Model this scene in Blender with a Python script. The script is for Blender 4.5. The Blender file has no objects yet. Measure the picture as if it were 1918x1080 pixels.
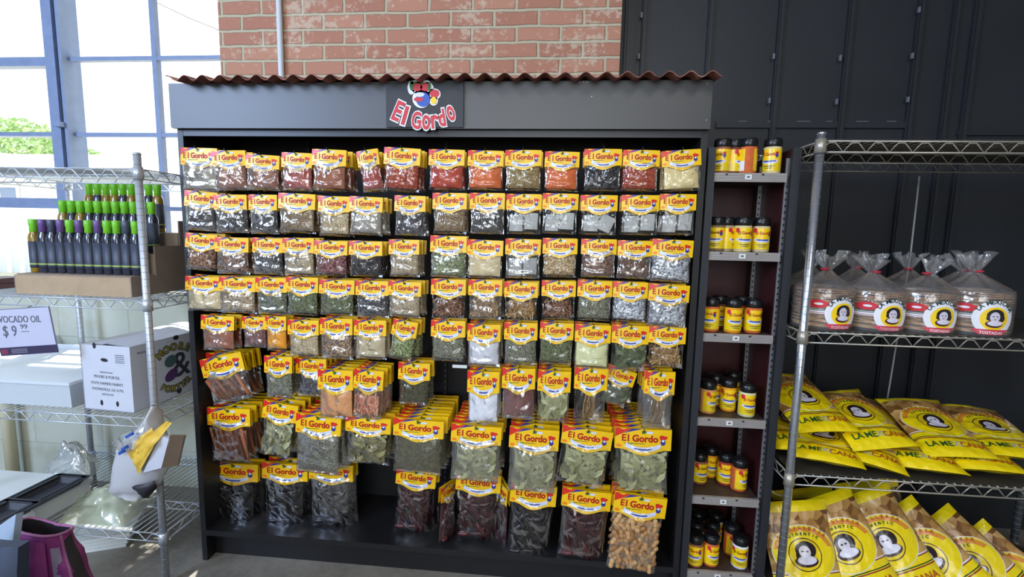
import bpy, math, random
from mathutils import Vector, Matrix, noise
random.seed(7)
C = bpy.context.scene.collection
PI = math.pi
# ------------------------------------------------------------------ camera
CAMZ, FPX = 1.3993, 900.0
PIT, YAW, ROLL = 0.118385, 0.088687, 0.020897
cyw, syw = math.cos(YAW), math.sin(YAW)
FW = Vector((-syw*math.cos(PIT), cyw*math.cos(PIT), -math.sin(PIT)))
_r = Vector((cyw, syw, 0)); _u = _r.cross(FW)
RT = _r*math.cos(ROLL)+_u*math.sin(ROLL); UP = -_r*math.sin(ROLL)+_u*math.cos(ROLL)
cam_data = bpy.data.cameras.new('camera'); cam_data.sensor_width = 36; cam_data.lens = FPX/1918*36
cam_data.clip_start = .02; cam_data.clip_end = 300
cam = bpy.data.objects.new('camera', cam_data); C.objects.link(cam)
M3 = Matrix((RT, UP, -FW)).transposed()
cam.matrix_world = Matrix.Translation((0, 0, CAMZ)) @ M3.to_4x4()
bpy.context.scene.camera = cam
def ray(x, y): return FW*FPX + RT*(x-959) - UP*(y-540)
def at(x, y, Y):                       # world point seen at pixel x,y on the vertical plane at distance Y
    d = ray(x, y)*1.0; d = d*(Y/d.y); return Vector((d.x, Y, d.z+CAMZ))
def onz(x, y, z):                      # world point on the horizontal plane z
    d = ray(x, y); d = d*((z-CAMZ)/d.z); return Vector((d.x, d.y, z))
# ------------------------------------------------------------------ world, sun, lights, exposure
sc = bpy.context.scene
sc.view_settings.view_transform = 'Standard'; sc.view_settings.look = 'None'
sc.view_settings.gamma = 1; sc.view_settings.exposure = 0.35; sc.view_settings.use_curve_mapping = False
w = bpy.data.worlds.new('sky'); sc.world = w; w.use_nodes = True
bg = w.node_tree.nodes['Background']; bg.inputs[0].default_value = (.86, .94, 1, 1); bg.inputs[1].default_value = 1.9
def lamp(name, kind, loc, rot, energy, col=(1, 1, 1), sx=1, sy=1, angle=.01):
    d = bpy.data.lights.new(name, kind); d.energy = energy; d.color = col
    if kind == 'AREA': d.shape = 'RECTANGLE'; d.size = sx; d.size_y = sy
    if kind == 'SUN': d.angle = angle
    o = bpy.data.objects.new(name, d); C.objects.link(o); o.location = loc; o.rotation_euler = rot; return o
def look(loc, tgt): return (Vector(tgt)-Vector(loc)).to_track_quat('-Z', 'Y').to_euler()
lamp('sun', 'SUN', (-3, 6, 12), look((-.16, .36, 1), (0, 0, 0)), 11.0, (1, .95, .86), angle=.009)
lamp('storefront_daylight', 'AREA', (-.3, -3.4, 2.3), look((-.3, -3.4, 2.3), (-.1, 2, 1.1)), 52, (.93, .97, 1), 2.2, 1.6)
lamp('added_left_glare_light', 'AREA', (-3.7, -1.7, 2.7), look((-3.7, -1.7, 2.7), (-1.2, 1.75, 1.7)), 150, (.52, .68, 1), 1.6, 1.5)  # added lamp, no window there: bluish glare for the header's left end
for i, (x, y, e) in enumerate(((-.9, -.7, 16), (.9, -.7, 16))):
    lamp('added_highlight_lamp', 'AREA', (x, y, 3.3), (0, 0, 0), e, (1, .97, .9), .12, 1.3)  # added overhead lamps without fixtures, for bright highlights on the packets
# ------------------------------------------------------------------ materials
def lin(c):
    c = c/255.0; return c/12.92 if c <= .04045 else ((c+.055)/1.055)**2.4
def rgb(r, g, b): return (lin(r), lin(g), lin(b), 1)
class NT:
    def __init__(s, name):
        s.m = bpy.data.materials.new(name); s.m.use_nodes = True; s.t = s.m.node_tree
        s.b = s.t.nodes['Principled BSDF']; s.out = s.t.nodes['Material Output']
    def n(s, k, **kw):
        o = s.t.nodes.new(k)
        for a, v in kw.items(): setattr(o, a, v)
        return o
    def l(s, a, b): s.t.links.new(a, b)
    def setin(s, node, **kw):
        for k, v in kw.items(): node.inputs[k].default_value = v
    def coord(s, kind='Object', scale=(1, 1, 1)):
        tc = s.n('ShaderNodeTexCoord'); mp = s.n('ShaderNodeMapping'); mp.inputs['Scale'].default_value = scale
        s.l(tc.outputs[kind], mp.inputs['Vector']); return mp.outputs['Vector']
    def noise(s, scale, detail=3, rough=.5, vec=None):
        o = s.n('ShaderNodeTexNoise'); o.inputs['Scale'].default_value = scale; o.inputs['Detail'].default_value = detail
        o.inputs['Roughness'].default_value = rough
        if vec is not None: s.l(vec, o.inputs['Vector'])
        return o
    def vor(s, scale, vec=None, feature='F1'):
        o = s.n('ShaderNodeTexVoronoi'); o.feature = feature; o.inputs['Scale'].default_value = scale
        if vec is not None: s.l(vec, o.inputs['Vector'])
        return o
    def ramp(s, fac, stops):
        o = s.n('ShaderNodeValToRGB'); e = o.color_ramp.elements
        while len(e) < len(stops): e.new(.5)
        for i, (p, c) in enumerate(stops): e[i].position = p; e[i].color = c
        s.l(fac, o.inputs[0]); return o.outputs[0]
    def mix(s, fac, a, b):
        o = s.n('ShaderNodeMix', data_type='RGBA')
        for sock, v in ((o.inputs[0], fac), (o.inputs[6], a), (o.inputs[7], b)):
            if hasattr(v, 'links'): s.l(v, sock)
            else: sock.default_value = v
        return o.outputs[2]
    def math(s, op, a, b=0.0):
        o = s.n('ShaderNodeMath', operation=op)
        for i, v in enumerate((a, b)):
            if hasattr(v, 'links'): s.l(v, o.inputs[i])
            else: o.inputs[i].default_value = v
        return o.outputs[0]
    def bump(s, h, strength=.3, dist=.01):
        o = s.n('ShaderNodeBump'); o.inputs['Strength'].default_value = strength; o.inputs['Distance'].default_value = dist
        s.l(h, o.inputs['Height']); s.l(o.outputs[0], s.b.inputs['Normal']); return o
    def ell(s, uv, cx, cy, rx, ry):
        a = s.n('ShaderNodeVectorMath', operation='SUBTRACT'); s.l(uv, a.inputs[0]); a.inputs[1].default_value = (cx, cy, 0)
        b = s.n('ShaderNodeVectorMath', operation='MULTIPLY'); s.l(a.outputs[0], b.inputs[0]); b.inputs[1].default_value = (1/rx, 1/ry, 0)
        d = s.n('ShaderNodeVectorMath', operation='LENGTH'); s.l(b.outputs[0], d.inputs[0])
        return s.math('LESS_THAN', d.outputs['Value'], 1.0)
def plain(name, col, rough=.5, metal=0, coat=0, spec=None, var=0, vscale=20, bump=0, bscale=80):
    k = NT(name); k.b.inputs['Roughness'].default_value = rough; k.b.inputs['Metallic'].default_value = metal
    if coat: k.b.inputs['Coat Weight'].default_value = coat; k.b.inputs['Coat Roughness'].default_value = .08
    if spec is not None: k.b.inputs['Specular IOR Level'].default_value = spec
    v = k.coord()
    n = k.noise(vscale, 4, .6, v)
    lo = tuple(c*(1-var) for c in col[:3])+(1,); hi = tuple(min(1, c*(1+var)) for c in col[:3])+(1,)
    k.l(k.ramp(n.outputs[0], [(.3, lo), (.7, hi)]), k.b.inputs['Base Color'])
    if bump: k.bump(k.noise(bscale, 4, .6, v).outputs[0], bump, .004)
    return k.m
M = {}
M['black'] = plain('black_paint', rgb(24, 24, 27), .42, var=.1, vscale=6, bump=.05, bscale=160)
M['fascia'] = plain('satin_black_header_paint', rgb(26, 26, 30), .46, var=.06, vscale=5, spec=1.0, coat=.0)
M['black_in'] = plain('black_backing', rgb(15, 15, 18), .6, var=.15)
M['partition'] = plain('black_painted_boards', rgb(35, 38, 43), .5, var=.12, vscale=3, bump=.12, bscale=120)
M['lip'] = plain('grey_black_trim', rgb(36, 37, 42), .4, var=.1)
M['mahog'] = plain('dark_red_wood', rgb(66, 26, 28), .42, var=.25, vscale=9)
M['shelf_brown'] = plain('dark_brown_board', rgb(62, 46, 42), .5, var=.12)
M['strip'] = plain('grey_metal_strip', rgb(158, 152, 148), .4, metal=.2, var=.06)
M['steel'] = plain('slotted_steel', rgb(150, 150, 152), .4, metal=.6)
M['chrome'] = plain('chrome', rgb(205, 212, 222), .22, metal=.9)
M['chrome_r'] = plain('brushed_wire', rgb(176, 170, 158), .35, metal=.55)
M['chrome_l'] = plain('zinc_wire', rgb(190, 196, 204), .35, metal=.5)
M['liner'] = plain('dark_shelf_liner', rgb(62, 58, 54), .4, var=.08)
M['white'] = plain('white_paint', rgb(235, 238, 240), .45)
M['ink'] = plain('black_ink', rgb(38, 36, 42), .5)
M['inkgrey'] = plain('grey_ink', rgb(92, 94, 108), .6)
M['red'] = plain('red_print', rgb(214, 42, 30), .35)
M['redtext'] = plain('red_lettering', rgb(176, 14, 6), .5)
M['signred'] = plain('sign_red', rgb(206, 38, 52), .4)
M['blue'] = plain('blue_print', rgb(44, 52, 140), .35)
M['signblue'] = plain('sign_blue', rgb(38, 84, 180), .4)
M['green'] = plain('green_print', rgb(46, 104, 40), .4)
M['yellow'] = plain('yellow_card', rgb(244, 194, 4), .4, coat=.12, var=.05, vscale=30)
M['yprint'] = plain('yellow_print', rgb(250, 208, 40), .4)
M['banner'] = plain('pale_blue_banner', rgb(214, 220, 240), .35, coat=.3)
M['orange'] = plain('orange_print', rgb(236, 132, 30), .4)
M['card'] = plain('brown_cardboard', rgb(170, 146, 116), .8, var=.08, bump=.1)
M['cardin'] = plain('grey_brown_cardboard', rgb(142, 126, 112), .8, var=.08)
M['carton'] = plain('white_carton', rgb(196, 199, 208), .6, var=.03)
M['conduit'] = plain('painted_conduit', rgb(214, 220, 226), .35)
M['winframe'] = plain('flare_tinted_steel_frame', rgb(118, 134, 166), .5, var=.08)  # lighter and bluer: lens flare over the frames put into the colour
M['lid'] = plain('black_plastic_lid', rgb(22, 22, 24), .3)
M['sticker'] = plain('price_sticker', rgb(225, 225, 220), .5)
M['bottle'] = plain('dark_glass_bottle', rgb(42, 46, 60), .15, coat=.5)
M['bottle_y'] = plain('olive_oil_bottle', rgb(138, 112, 30), .15, coat=.5)
M['cap_g'] = plain('lime_green_cap', rgb(112, 190, 36), .4)
M['cap_p'] = plain('purple_cap', rgb(98, 70, 128), .4)
M['cap_k'] = plain('slate_cap', rgb(66, 72, 92), .4)
M['lab_b'] = plain('bottle_label', rgb(54, 60, 76), .5)
M['lab_g'] = plain('bottle_stripe', rgb(150, 170, 90), .5)
M['tray'] = plain('dark_plastic_tray', rgb(58, 60, 68), .5)
M['pink'] = plain('magenta_fabric', rgb(134, 50, 116), .6, var=.25, vscale=14, bump=.2, bscale=40)
M['pink2'] = plain('pink_piping', rgb(160, 96, 140), .6)
M['navy'] = plain('navy_fabric', rgb(42, 52, 72), .6)
M['bagdark'] = plain('dark_lining', rgb(42, 38, 44), .7)
M['whiteplastic'] = plain('white_plastic', rgb(225, 230, 228), .4)
M['yellowfilm'] = plain('yellow_wrapper', rgb(226, 186, 70), .35, var=.12, vscale=40)
M['leafout'] = plain('tree_foliage', rgb(158, 184, 122), .8, var=.2, vscale=2)
M['housew'] = plain('pale_siding', rgb(205, 212, 222), .8)
M['housetrim'] = plain('house_trim', rgb(236, 236, 232), .8)
M['grass'] = plain('dry_ground', rgb(196, 190, 170), .9, var=.1)
M['ceil'] = plain('ceiling_paint', rgb(190, 190, 188), .8)
M['side'] = plain('plaster', rgb(170, 168, 162), .8)
M['tan'] = plain('manila_tan', rgb(196, 160, 100), .7, var=.2)

def mk_brick():
    k = NT('painted_red_brick'); tc = k.n('ShaderNodeTexCoord')
    sx = k.n('ShaderNodeSeparateXYZ'); k.l(tc.outputs['Object'], sx.inputs[0])
    cb = k.n('ShaderNodeCombineXYZ'); k.l(sx.outputs[0], cb.inputs[0]); k.l(sx.outputs[2], cb.inputs[1])
    nz = k.noise(9, 3, .6, cb.outputs[0])
    va = k.n('ShaderNodeVectorMath', operation='MULTIPLY_ADD'); k.l(nz.outputs['Color'], va.inputs[0]); va.inputs[1].default_value = (.014, .014, 0); k.l(cb.outputs[0], va.inputs[2])
    br = k.n('ShaderNodeTexBrick'); br.offset = .5
    k.setin(br, Scale=1.0, **{'Mortar Size': .0085, 'Mortar Smooth': .5, 'Bias': -.1, 'Brick Width': .2, 'Row Height': .0682})
    br.inputs['Color1'].default_value = rgb(172, 118, 96); br.inputs['Color2'].default_value = rgb(190, 138, 112)
    br.inputs['Mortar'].default_value = rgb(186, 176, 148)
    k.l(va.outputs[0], br.inputs['Vector'])
    st = k.noise(26, 8, .72, cb.outputs[0]); big = k.noise(3.5, 3, .5, cb.outputs[0])
    s2 = k.math('ADD', k.math('MULTIPLY', st.outputs[0], .75), k.math('MULTIPLY', big.outputs[0], .35))
    mask = k.ramp(s2, [(.575, (0, 0, 0, 1)), (.63, (1, 1, 1, 1))])
    fm = k.math('MULTIPLY', mask, .6)
    col = k.mix(fm, br.outputs['Color'], rgb(208, 192, 168))
    k.l(col, k.b.inputs['Base Color']); k.b.inputs['Roughness'].default_value = .85
    h = k.math('SUBTRACT', k.math('MULTIPLY', st.outputs[0], .3), k.math('MULTIPLY', br.outputs['Fac'], 1.0))
    k.bump(h, .7, .012); return k.m
M['brick'] = mk_brick()
def mk_lower():
    k = NT('cream_painted_block'); v = k.coord()
    sx = k.n('ShaderNodeSeparateXYZ'); k.l(v, sx.inputs[0]); cb = k.n('ShaderNodeCombineXYZ'); k.l(sx.outputs[0], cb.inputs[0]); k.l(sx.outputs[2], cb.inputs[1])
    br = k.n('ShaderNodeTexBrick'); k.setin(br, Scale=1.0, **{'Mortar Size': .005, 'Mortar Smooth': .6, 'Brick Width': .4, 'Row Height': .2})
    br.inputs['Color1'].default_value = rgb(184, 188, 172); br.inputs['Color2'].default_value = rgb(192, 194, 180); br.inputs['Mortar'].default_value = rgb(170, 172, 156)
    k.l(cb.outputs[0], br.inputs['Vector']); n = k.noise(6, 5, .6, v)
    k.l(k.mix(k.ramp(n.outputs[0], [(.5, (0, 0, 0, 1)), (.8, (.5, .5, .5, 1))]), br.outputs['Color'], rgb(150, 140, 112)), k.b.inputs['Base Color'])
    k.b.inputs['Roughness'].default_value = .7; k.bump(br.outputs['Fac'], -.3, .006); return k.m
M['lower'] = mk_lower()
def mk_floor():
    k = NT('worn_concrete'); v = k.coord(); n = k.noise(2.2, 8, .65, v); n2 = k.noise(30, 5, .7, v)
    c = k.ramp(k.math('ADD', k.math('MULTIPLY', n.outputs[0], .7), k.math('MULTIPLY', n2.outputs[0], .3)), [(.35, rgb(92, 88, 80)), (.5, rgb(128, 122, 112)), (.65, rgb(146, 140, 130))])
    k.l(c, k.b.inputs['Base Color']); k.b.inputs['Roughness'].default_value = .55; k.bump(n2.outputs[0], .15, .004); return k.m
M['floor'] = mk_floor()
def mk_rust():
    k = NT('rusty_corrugated_metal'); v = k.coord(); n = k.noise(14, 6, .7, v)
    k.l(k.ramp(n.outputs[0], [(.35, rgb(104, 54, 44)), (.55, rgb(158, 98, 80)), (.7, rgb(190, 146, 128))]), k.b.inputs['Base Color'])
    k.b.inputs['Roughness'].default_value = .6; k.b.inputs['Metallic'].default_value = .2; return k.m
M['rust'] = mk_rust()
def mk_glass():
    k = NT('window_glass'); tr = k.n('ShaderNodeBsdfTransparent'); gl = k.n('ShaderNodeBsdfGlossy'); gl.inputs['Roughness'].default_value = .03
    n = k.noise(3, 2, .5, k.coord()); k.l(k.ramp(n.outputs[0], [(0, (.93, .97, 1, 1)), (1, (1, 1, 1, 1))]), tr.inputs[0])
    mx = k.n('ShaderNodeMixShader'); mx.inputs[0].default_value = .05; k.l(tr.outputs[0], mx.inputs[1]); k.l(gl.outputs[0], mx.inputs[2]); k.l(mx.outputs[0], k.out.inputs[0]); return k.m
M['glass'] = mk_glass()
def mk_film(name, tint=(1, 1, 1, 1), gloss=.3, milk=0.0, milkcol=(.8, .8, .8, 1), rough=.1, bscale=45, bs=.7, fres=.5):
    k = NT(name); v = k.coord('Object')
    n = k.noise(bscale, 3, .55, v); vo = k.vor(bscale*.8, v, 'DISTANCE_TO_EDGE')
    h = k.math('ADD', n.outputs[0], k.math('MULTIPLY', vo.outputs['Distance'], .8))
    bp = k.n('ShaderNodeBump'); bp.inputs['Strength'].default_value = bs; bp.inputs['Distance'].default_value = .006; k.l(h, bp.inputs['Height'])
    tr = k.n('ShaderNodeBsdfTransparent'); tr.inputs[0].default_value = tint
    gl = k.n('ShaderNodeBsdfGlossy'); gl.inputs['Roughness'].default_value = rough; k.l(bp.outputs[0], gl.inputs['Normal'])
    df = k.n('ShaderNodeBsdfDiffuse'); df.inputs[0].default_value = milkcol
    m1 = k.n('ShaderNodeMixShader'); m1.inputs[0].default_value = milk; k.l(tr.outputs[0], m1.inputs[1]); k.l(df.outputs[0], m1.inputs[2])
    lw = k.n('ShaderNodeLayerWeight'); lw.inputs[0].default_value = .35; k.l(bp.outputs[0], lw.inputs['Normal'])
    fac = k.math('ADD', k.math('MULTIPLY', lw.outputs['Fresnel'], fres), gloss*.2)
    m2 = k.n('ShaderNodeMixShader'); k.l(fac, m2.inputs[0]); k.l(m1.outputs[0], m2.inputs[1]); k.l(gl.outputs[0], m2.inputs[2])
    k.l(m2.outputs[0], k.out.inputs[0]); return k.m
M['film'] = mk_film('clear_plastic_film', gloss=.25, bscale=26, bs=.5, rough=.09)
M['film2'] = mk_film('crinkled_clear_film', gloss=.9, milk=.03, bscale=24, bs=.7, rough=.13)
M['filmbig'] = mk_film('loose_plastic_film', gloss=.5, milk=.35, milkcol=(.75, .8, .78, 1), bscale=18, rough=.15)
M['bread'] = mk_film('bread_bag_film', gloss=.35, milk=.10, milkcol=(.9, .9, .9, 1), bscale=26, rough=.12)
M['whitebag'] = mk_film('white_carrier_bag', gloss=.2, milk=.8, milkcol=(.62, .62, .64, 1), bscale=14, rough=.3)
M['bin'] = mk_film('translucent_bin', gloss=.2, milk=.75, milkcol=(.8, .86, .9, 1), bscale=3, bs=.1, rough=.25)
M['greenfilm'] = mk_film('greenish_film', gloss=.9, milk=.4, milkcol=(.82, .90, .60, 1), bscale=12, rough=.2)
M['jarclear'] = mk_film('clear_jar_plastic', gloss=.3, bscale=2, bs=.02, rough=.05)
def fill(name, c1, c2, scale=160, kind='noise', bump=.5, rough=.75):
    k = NT(name); v = k.coord()
    if kind == 'isl':
        g = k.n('ShaderNodeNewGeometry'); n = k.noise(scale, 4, .6, v)
        f = k.math('ADD', k.math('MULTIPLY', g.outputs['Random Per Island'], .65), k.math('MULTIPLY', n.outputs[0], .35))
        k.l(k.ramp(f, [(.1, tuple(c*.45 for c in c1[:3])+(1,)), (.35, c1), (.85, c2)]), k.b.inputs['Base Color']); k.b.inputs['Roughness'].default_value = rough; k.bump(n.outputs[0], bump, .003); return k.m
    if kind == 'noise': t = k.noise(scale, 5, .6, v); f = t.outputs[0]; h = f; st = [(.35, c1), (.65, c2)]
    else:
        t = k.vor(scale, v); sp = k.n('ShaderNodeSeparateColor'); k.l(t.outputs['Color'], sp.inputs[0]); f = sp.outputs[0]
        h = k.math('MULTIPLY', t.outputs['Distance'], -1.0); st = [(.15, c1), (.85, c2)]
    k.l(k.ramp(f, st), k.b.inputs['Base Color']); k.b.inputs['Roughness'].default_value = rough
    k.bump(h, bump, .006 if kind != 'noise' else .003); return k.m
FILL = {
 'beige_powder': fill('beige_powder', rgb(196, 176, 134), rgb(216, 198, 156), 60, bump=.15),
 'cream_powder': fill('cream_powder', rgb(214, 190, 130), rgb(226, 208, 152), 60, bump=.15),
 'red_powder': fill('red_chili_powder', rgb(160, 50, 28), rgb(182, 66, 38), 60, bump=.15),
 'brown_powder': fill('brown_powder', rgb(134, 76, 50), rgb(160, 98, 66), 60, bump=.15),
 'orange_powder': fill('orange_powder', rgb(196, 88, 32), rgb(214, 110, 50), 60, bump=.15),
 'tan_powder': fill('tan_orange_powder', rgb(206, 140, 84), rgb(222, 160, 104), 60, bump=.15),
 'turmeric': fill('bright_orange_powder', rgb(226, 140, 10), rgb(240, 162, 22), 60, bump=.15),
 'maroon_powder': fill('maroon_powder', rgb(104, 42, 34), rgb(126, 58, 46), 60, bump=.15),
 'white_powder': fill('white_powder', rgb(214, 214, 220), rgb(236, 236, 240), 60, bump=.15),
 'pale_green_powder': fill('pale_green_powder', rgb(206, 206, 150), rgb(224, 224, 172), 60, bump=.15),
 'grey_powder': fill('grey_tan_powder', rgb(150, 142, 126), rgb(172, 162, 144), 60, bump=.2),
 'red_flakes': fill('red_pepper_flakes', rgb(92, 18, 12), rgb(206, 92, 52), 420, 'vor'),
 'tan_seeds': fill('tan_seeds', rgb(150, 126, 88), rgb(216, 196, 156), 380, 'vor'),
 'brown_seeds': fill('brown_seeds', rgb(96, 76, 54), rgb(166, 140, 104), 420, 'vor'),
 'olive_seeds': fill('olive_brown_seeds', rgb(104, 86, 48), rgb(176, 150, 96), 420, 'vor'),
 'pepper': fill('black_peppercorns', rgb(30, 26, 26), rgb(84, 74, 70), 260, 'vor', 1),
 'black_pods': fill('black_pods', rgb(22, 20, 22), rgb(72, 66, 68), 90, 'vor', 1),
 'cloves': fill('reddish_cloves', rgb(92, 44, 38), rgb(176, 116, 110), 230, 'vor', 1),
 'green_seeds': fill('green_seeds', rgb(92, 106, 60), rgb(176, 184, 124), 170, 'vor', 1),
 'beans': fill('mottled_beans', rgb(92, 58, 34), rgb(206, 166, 116), 140, 'vor', 1),
 'green_herb': fill('dry_green_herb', rgb(66, 74, 44), rgb(138, 142, 96), 300, 'vor', .8),
 'dark_herb': fill('dark_green_herb', rgb(46, 46, 26), rgb(96, 92, 56), 300, 'vor', .8),
 'grey_herb': fill('grey_green_herb', rgb(90, 90, 72), rgb(158, 156, 128), 300, 'vor', .8),
 'crystal': fill('clear_crystals', rgb(130, 132, 138), rgb(226, 228, 232), 130, 'vor', 1, .2),
 'brown_flakes': fill('brown_flakes', rgb(84, 50, 34), rgb(170, 122, 90), 150, 'vor', 1),
 'oats': fill('tan_oat_flakes', rgb(160, 128, 84), rgb(222, 196, 150), 170, 'vor', 1),
 'dark': fill('dark_spice', rgb(30, 26, 28), rgb(66, 56, 56), 120, 'vor', 1, .4),
 'teabag': fill('white_tea_bags', rgb(164, 164, 158), rgb(188, 188, 182), 50, bump=.05),
 'sticks': fill('cinnamon_bark', rgb(132, 70, 36), rgb(176, 106, 62), 60, 'isl'),
 'leaves': fill('pale_green_leaves', rgb(132, 132, 88), rgb(186, 184, 138), 30, 'isl'),
 'leaves_b': fill('olive_leaves', rgb(104, 98, 56), rgb(156, 148, 98), 30, 'isl'),
 'leaves_d': fill('dark_green_leaves', rgb(62, 70, 42), rgb(112, 122, 82), 30, 'isl'),
 'twigs': fill('brown_twigs', rgb(134, 100, 58), rgb(188, 152, 98), 40, 'isl'),
 'chiles_k': fill('black_dried_chiles', rgb(18, 15, 19), rgb(40, 34, 40), 30, 'isl', rough=.3),
 'chiles_r': fill('dark_red_dried_chiles', rgb(44, 18, 20), rgb(84, 34, 38), 30, 'isl', rough=.3),
 'peanuts': fill('tan_peanut_shells', rgb(176, 126, 74), rgb(214, 170, 112), 60, 'isl'),
 'shrimp': fill('orange_dried_shrimp', rgb(206, 104, 56), rgb(240, 178, 130), 90, 'isl'),
 'block': fill('dark_olive_block', rgb(66, 62, 40), rgb(96, 90, 64), 120),
}
# ------------------------------------------------------------------ mesh builder
class MB:
    def __init__(s): s.v = []; s.f = []; s.m = []; s.sm = []; s.uv = {}
    def add(s, vs, fs, mi=0, sm=False, uvs=None):
        o = len(s.v); s.v += [Vector(p) for p in vs]
        for i, f in enumerate(fs):
            if uvs: s.uv[len(s.f)] = [uvs[j] for j in f]
            s.f.append([o+j for j in f]); s.m.append(mi); s.sm.append(sm)
        return s
    def box(s, a, b, mi=0, bev=0):
        x0, y0, z0 = [min(p, q) for p, q in zip(a, b)]; x1, y1, z1 = [max(p, q) for p, q in zip(a, b)]
        return s.add([(x0, y0, z0), (x1, y0, z0), (x1, y1, z0), (x0, y1, z0), (x0, y0, z1), (x1, y0, z1), (x1, y1, z1), (x0, y1, z1)],
                     [(0, 3, 2, 1), (4, 5, 6, 7), (0, 1, 5, 4), (1, 2, 6, 5), (2, 3, 7, 6), (3, 0, 4, 7)], mi)
    def tube(s, pts, r, n=8, mi=0, cap=True):
        pts = [Vector(p) for p in pts]; rs = r if isinstance(r, (list, tuple)) else [r]*len(pts); vs = []; fs = []
        for i, p in enumerate(pts):
            t = (pts[min(i+1, len(pts)-1)]-pts[max(i-1, 0)]).normalized()
            a = Vector((0, 0, 1)) if abs(t.z) < .9 else Vector((1, 0, 0)); u = t.cross(a).normalized(); w_ = t.cross(u)
            for j in range(n):
                an = 2*PI*j/n; vs.append(p+(u*math.cos(an)+w_*math.sin(an))*rs[i])
        for i in range(len(pts)-1):
            for j in range(n): fs.append((i*n+j, i*n+(j+1) % n, (i+1)*n+(j+1) % n, (i+1)*n+j))
        if cap: fs.append(tuple(range(n))[::-1]); fs.append(tuple((len(pts)-1)*n+j for j in range(n)))
        return s.add(vs, fs, mi, True)
    def lathe(s, prof, n=20, mi=0, c=(0, 0, 0), sq=2.0, mis=None):
        vs = []
        for r, z in prof:
            for j in range(n):
                a = 2*PI*j/n; ca, sa = math.cos(a), math.sin(a); k = (abs(ca)**sq+abs(sa)**sq)**(-1/sq)
                vs.append((c[0]+r*k*ca, c[1]+r*k*sa, c[2]+z))
        for i in range(len(prof)-1):
            fs = [(i*n+j, i*n+(j+1) % n, (i+1)*n+(j+1) % n, (i+1)*n+j) for j in range(n)]
            o = len(s.v)
            if i == 0: base = o; s.v += [Vector(p) for p in vs]
            for f in fs: s.f.append([base+j for j in f]); s.m.append(mis[i] if mis else mi); s.sm.append(True)
        for e, rev in ((0, True), (len(prof)-1, False)):
            if prof[e][0] > 1e-4:
                f = [base+e*n+j for j in range(n)]; s.f.append(f[::-1] if rev else f); s.m.append(mis[min(e, len(mis)-1)] if mis else mi); s.sm.append(False)
        return s
    def grid(s, fn, nu, nv, mi=0, uv=False, sm=True):
        vs = []; uvs = []
        for j in range(nv+1):
            for i in range(nu+1): vs.append(fn(i/nu, j/nv)); uvs.append((i/nu, j/nv))
        fs = [(j*(nu+1)+i, j*(nu+1)+i+1, (j+1)*(nu+1)+i+1, (j+1)*(nu+1)+i) for j in range(nv) for i in range(nu)]
        return s.add(vs, fs, mi, sm, uvs if uv else None)
    def plate(s, pts, y0, y1, mi=0):           # polygon in xz, thickness from y0 (front) to y1
        n = len(pts); vs = [(x, y0, z) for x, z in pts]+[(x, y1, z) for x, z in pts]
        fs = [tuple(range(n)), tuple(range(2*n-1, n-1, -1))]+[(i, i+n, (i+1) % n+n, (i+1) % n) for i in range(n)]
        return s.add(vs, fs, mi)
    def mesh(s, me, mat, mi=0):
        return s.add([mat @ v.co for v in me.vertices], [tuple(p.vertices) for p in me.polygons], mi)
    def xf(s, fn, start=0):
        for i in range(start, len(s.v)): s.v[i] = Vector(fn(s.v[i]))
        return s
    def me(s, name, mats):
        m = bpy.data.meshes.new(name); m.from_pydata([tuple(v) for v in s.v], [], s.f)
        for k in mats: m.materials.append(k)
        for i, p in enumerate(m.polygons): p.material_index = s.m[i]; p.use_smooth = s.sm[i]
        if s.uv:
            ul = m.uv_layers.new(name='UVMap')
            for i, p in enumerate(m.polygons):
                if i in s.uv:
                    for j, li in enumerate(p.loop_indices): ul.data[li].uv = s.uv[i][j]
        m.update(); return m
    def build(s, name, mats, parent=None, loc=None, rot=None):
        if not isinstance(mats, (list, tuple)): mats = [mats]
        return link(name, s.me(name, mats), parent, loc, rot)
def link(name, me, parent=None, loc=None, rot=None):
    o = bpy.data.objects.new(name, me); C.objects.link(o)
    if parent: o.parent = parent
    if loc is not None: o.location = loc
    if rot is not None: o.rotation_euler = rot
    return o
def tag(o, label, cat, group=None, kind=None):
    o['label'] = label; o['category'] = cat
    if group: o['group'] = group
    if kind: o['kind'] = kind
    return o
def thing(name, label, cat, loc=(0, 0, 0), rot=(0, 0, 0), group=None):
    o = bpy.data.objects.new(name, None); C.objects.link(o); o.location = loc; o.rotation_euler = rot; o.empty_display_size = .05
    return tag(o, label, cat, group)
def struct(o): o['kind'] = 'structure'; return o
def dup(root):
    r = root.copy(); C.objects.link(r)
    for ch in root.children:
        c = ch.copy(); C.objects.link(c); c.parent = r
        for g in ch.children: d = g.copy(); C.objects.link(d); d.parent = c
    return r
def setmat(o, mat, slot=0):
    o.material_slots[slot].link = 'OBJECT'; o.material_slots[slot].material = mat
_tc = {}
def textmesh(txt, size=1, off=0.0, ext=0.0, align='CENTER'):
    key = (txt, size, off, ext, align)
    if key in _tc: return _tc[key]
    cu = bpy.data.curves.new('txt', 'FONT'); cu.body = txt; cu.size = size; cu.offset = off; cu.extrude = ext; cu.align_x = align; cu.resolution_u = 3
    ob = bpy.data.objects.new('txt', cu); C.objects.link(ob); bpy.context.view_layer.update()
    me = bpy.data.meshes.new_from_object(ob.evaluated_get(bpy.context.evaluated_depsgraph_get()))
    bpy.data.objects.remove(ob); _tc[key] = me; return me
TX = Matrix(((1, 0, 0, 0), (0, 0, -1, 0), (0, 1, 0, 0), (0, 0, 0, 1)))      # text xy -> world xz, facing -y
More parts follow.
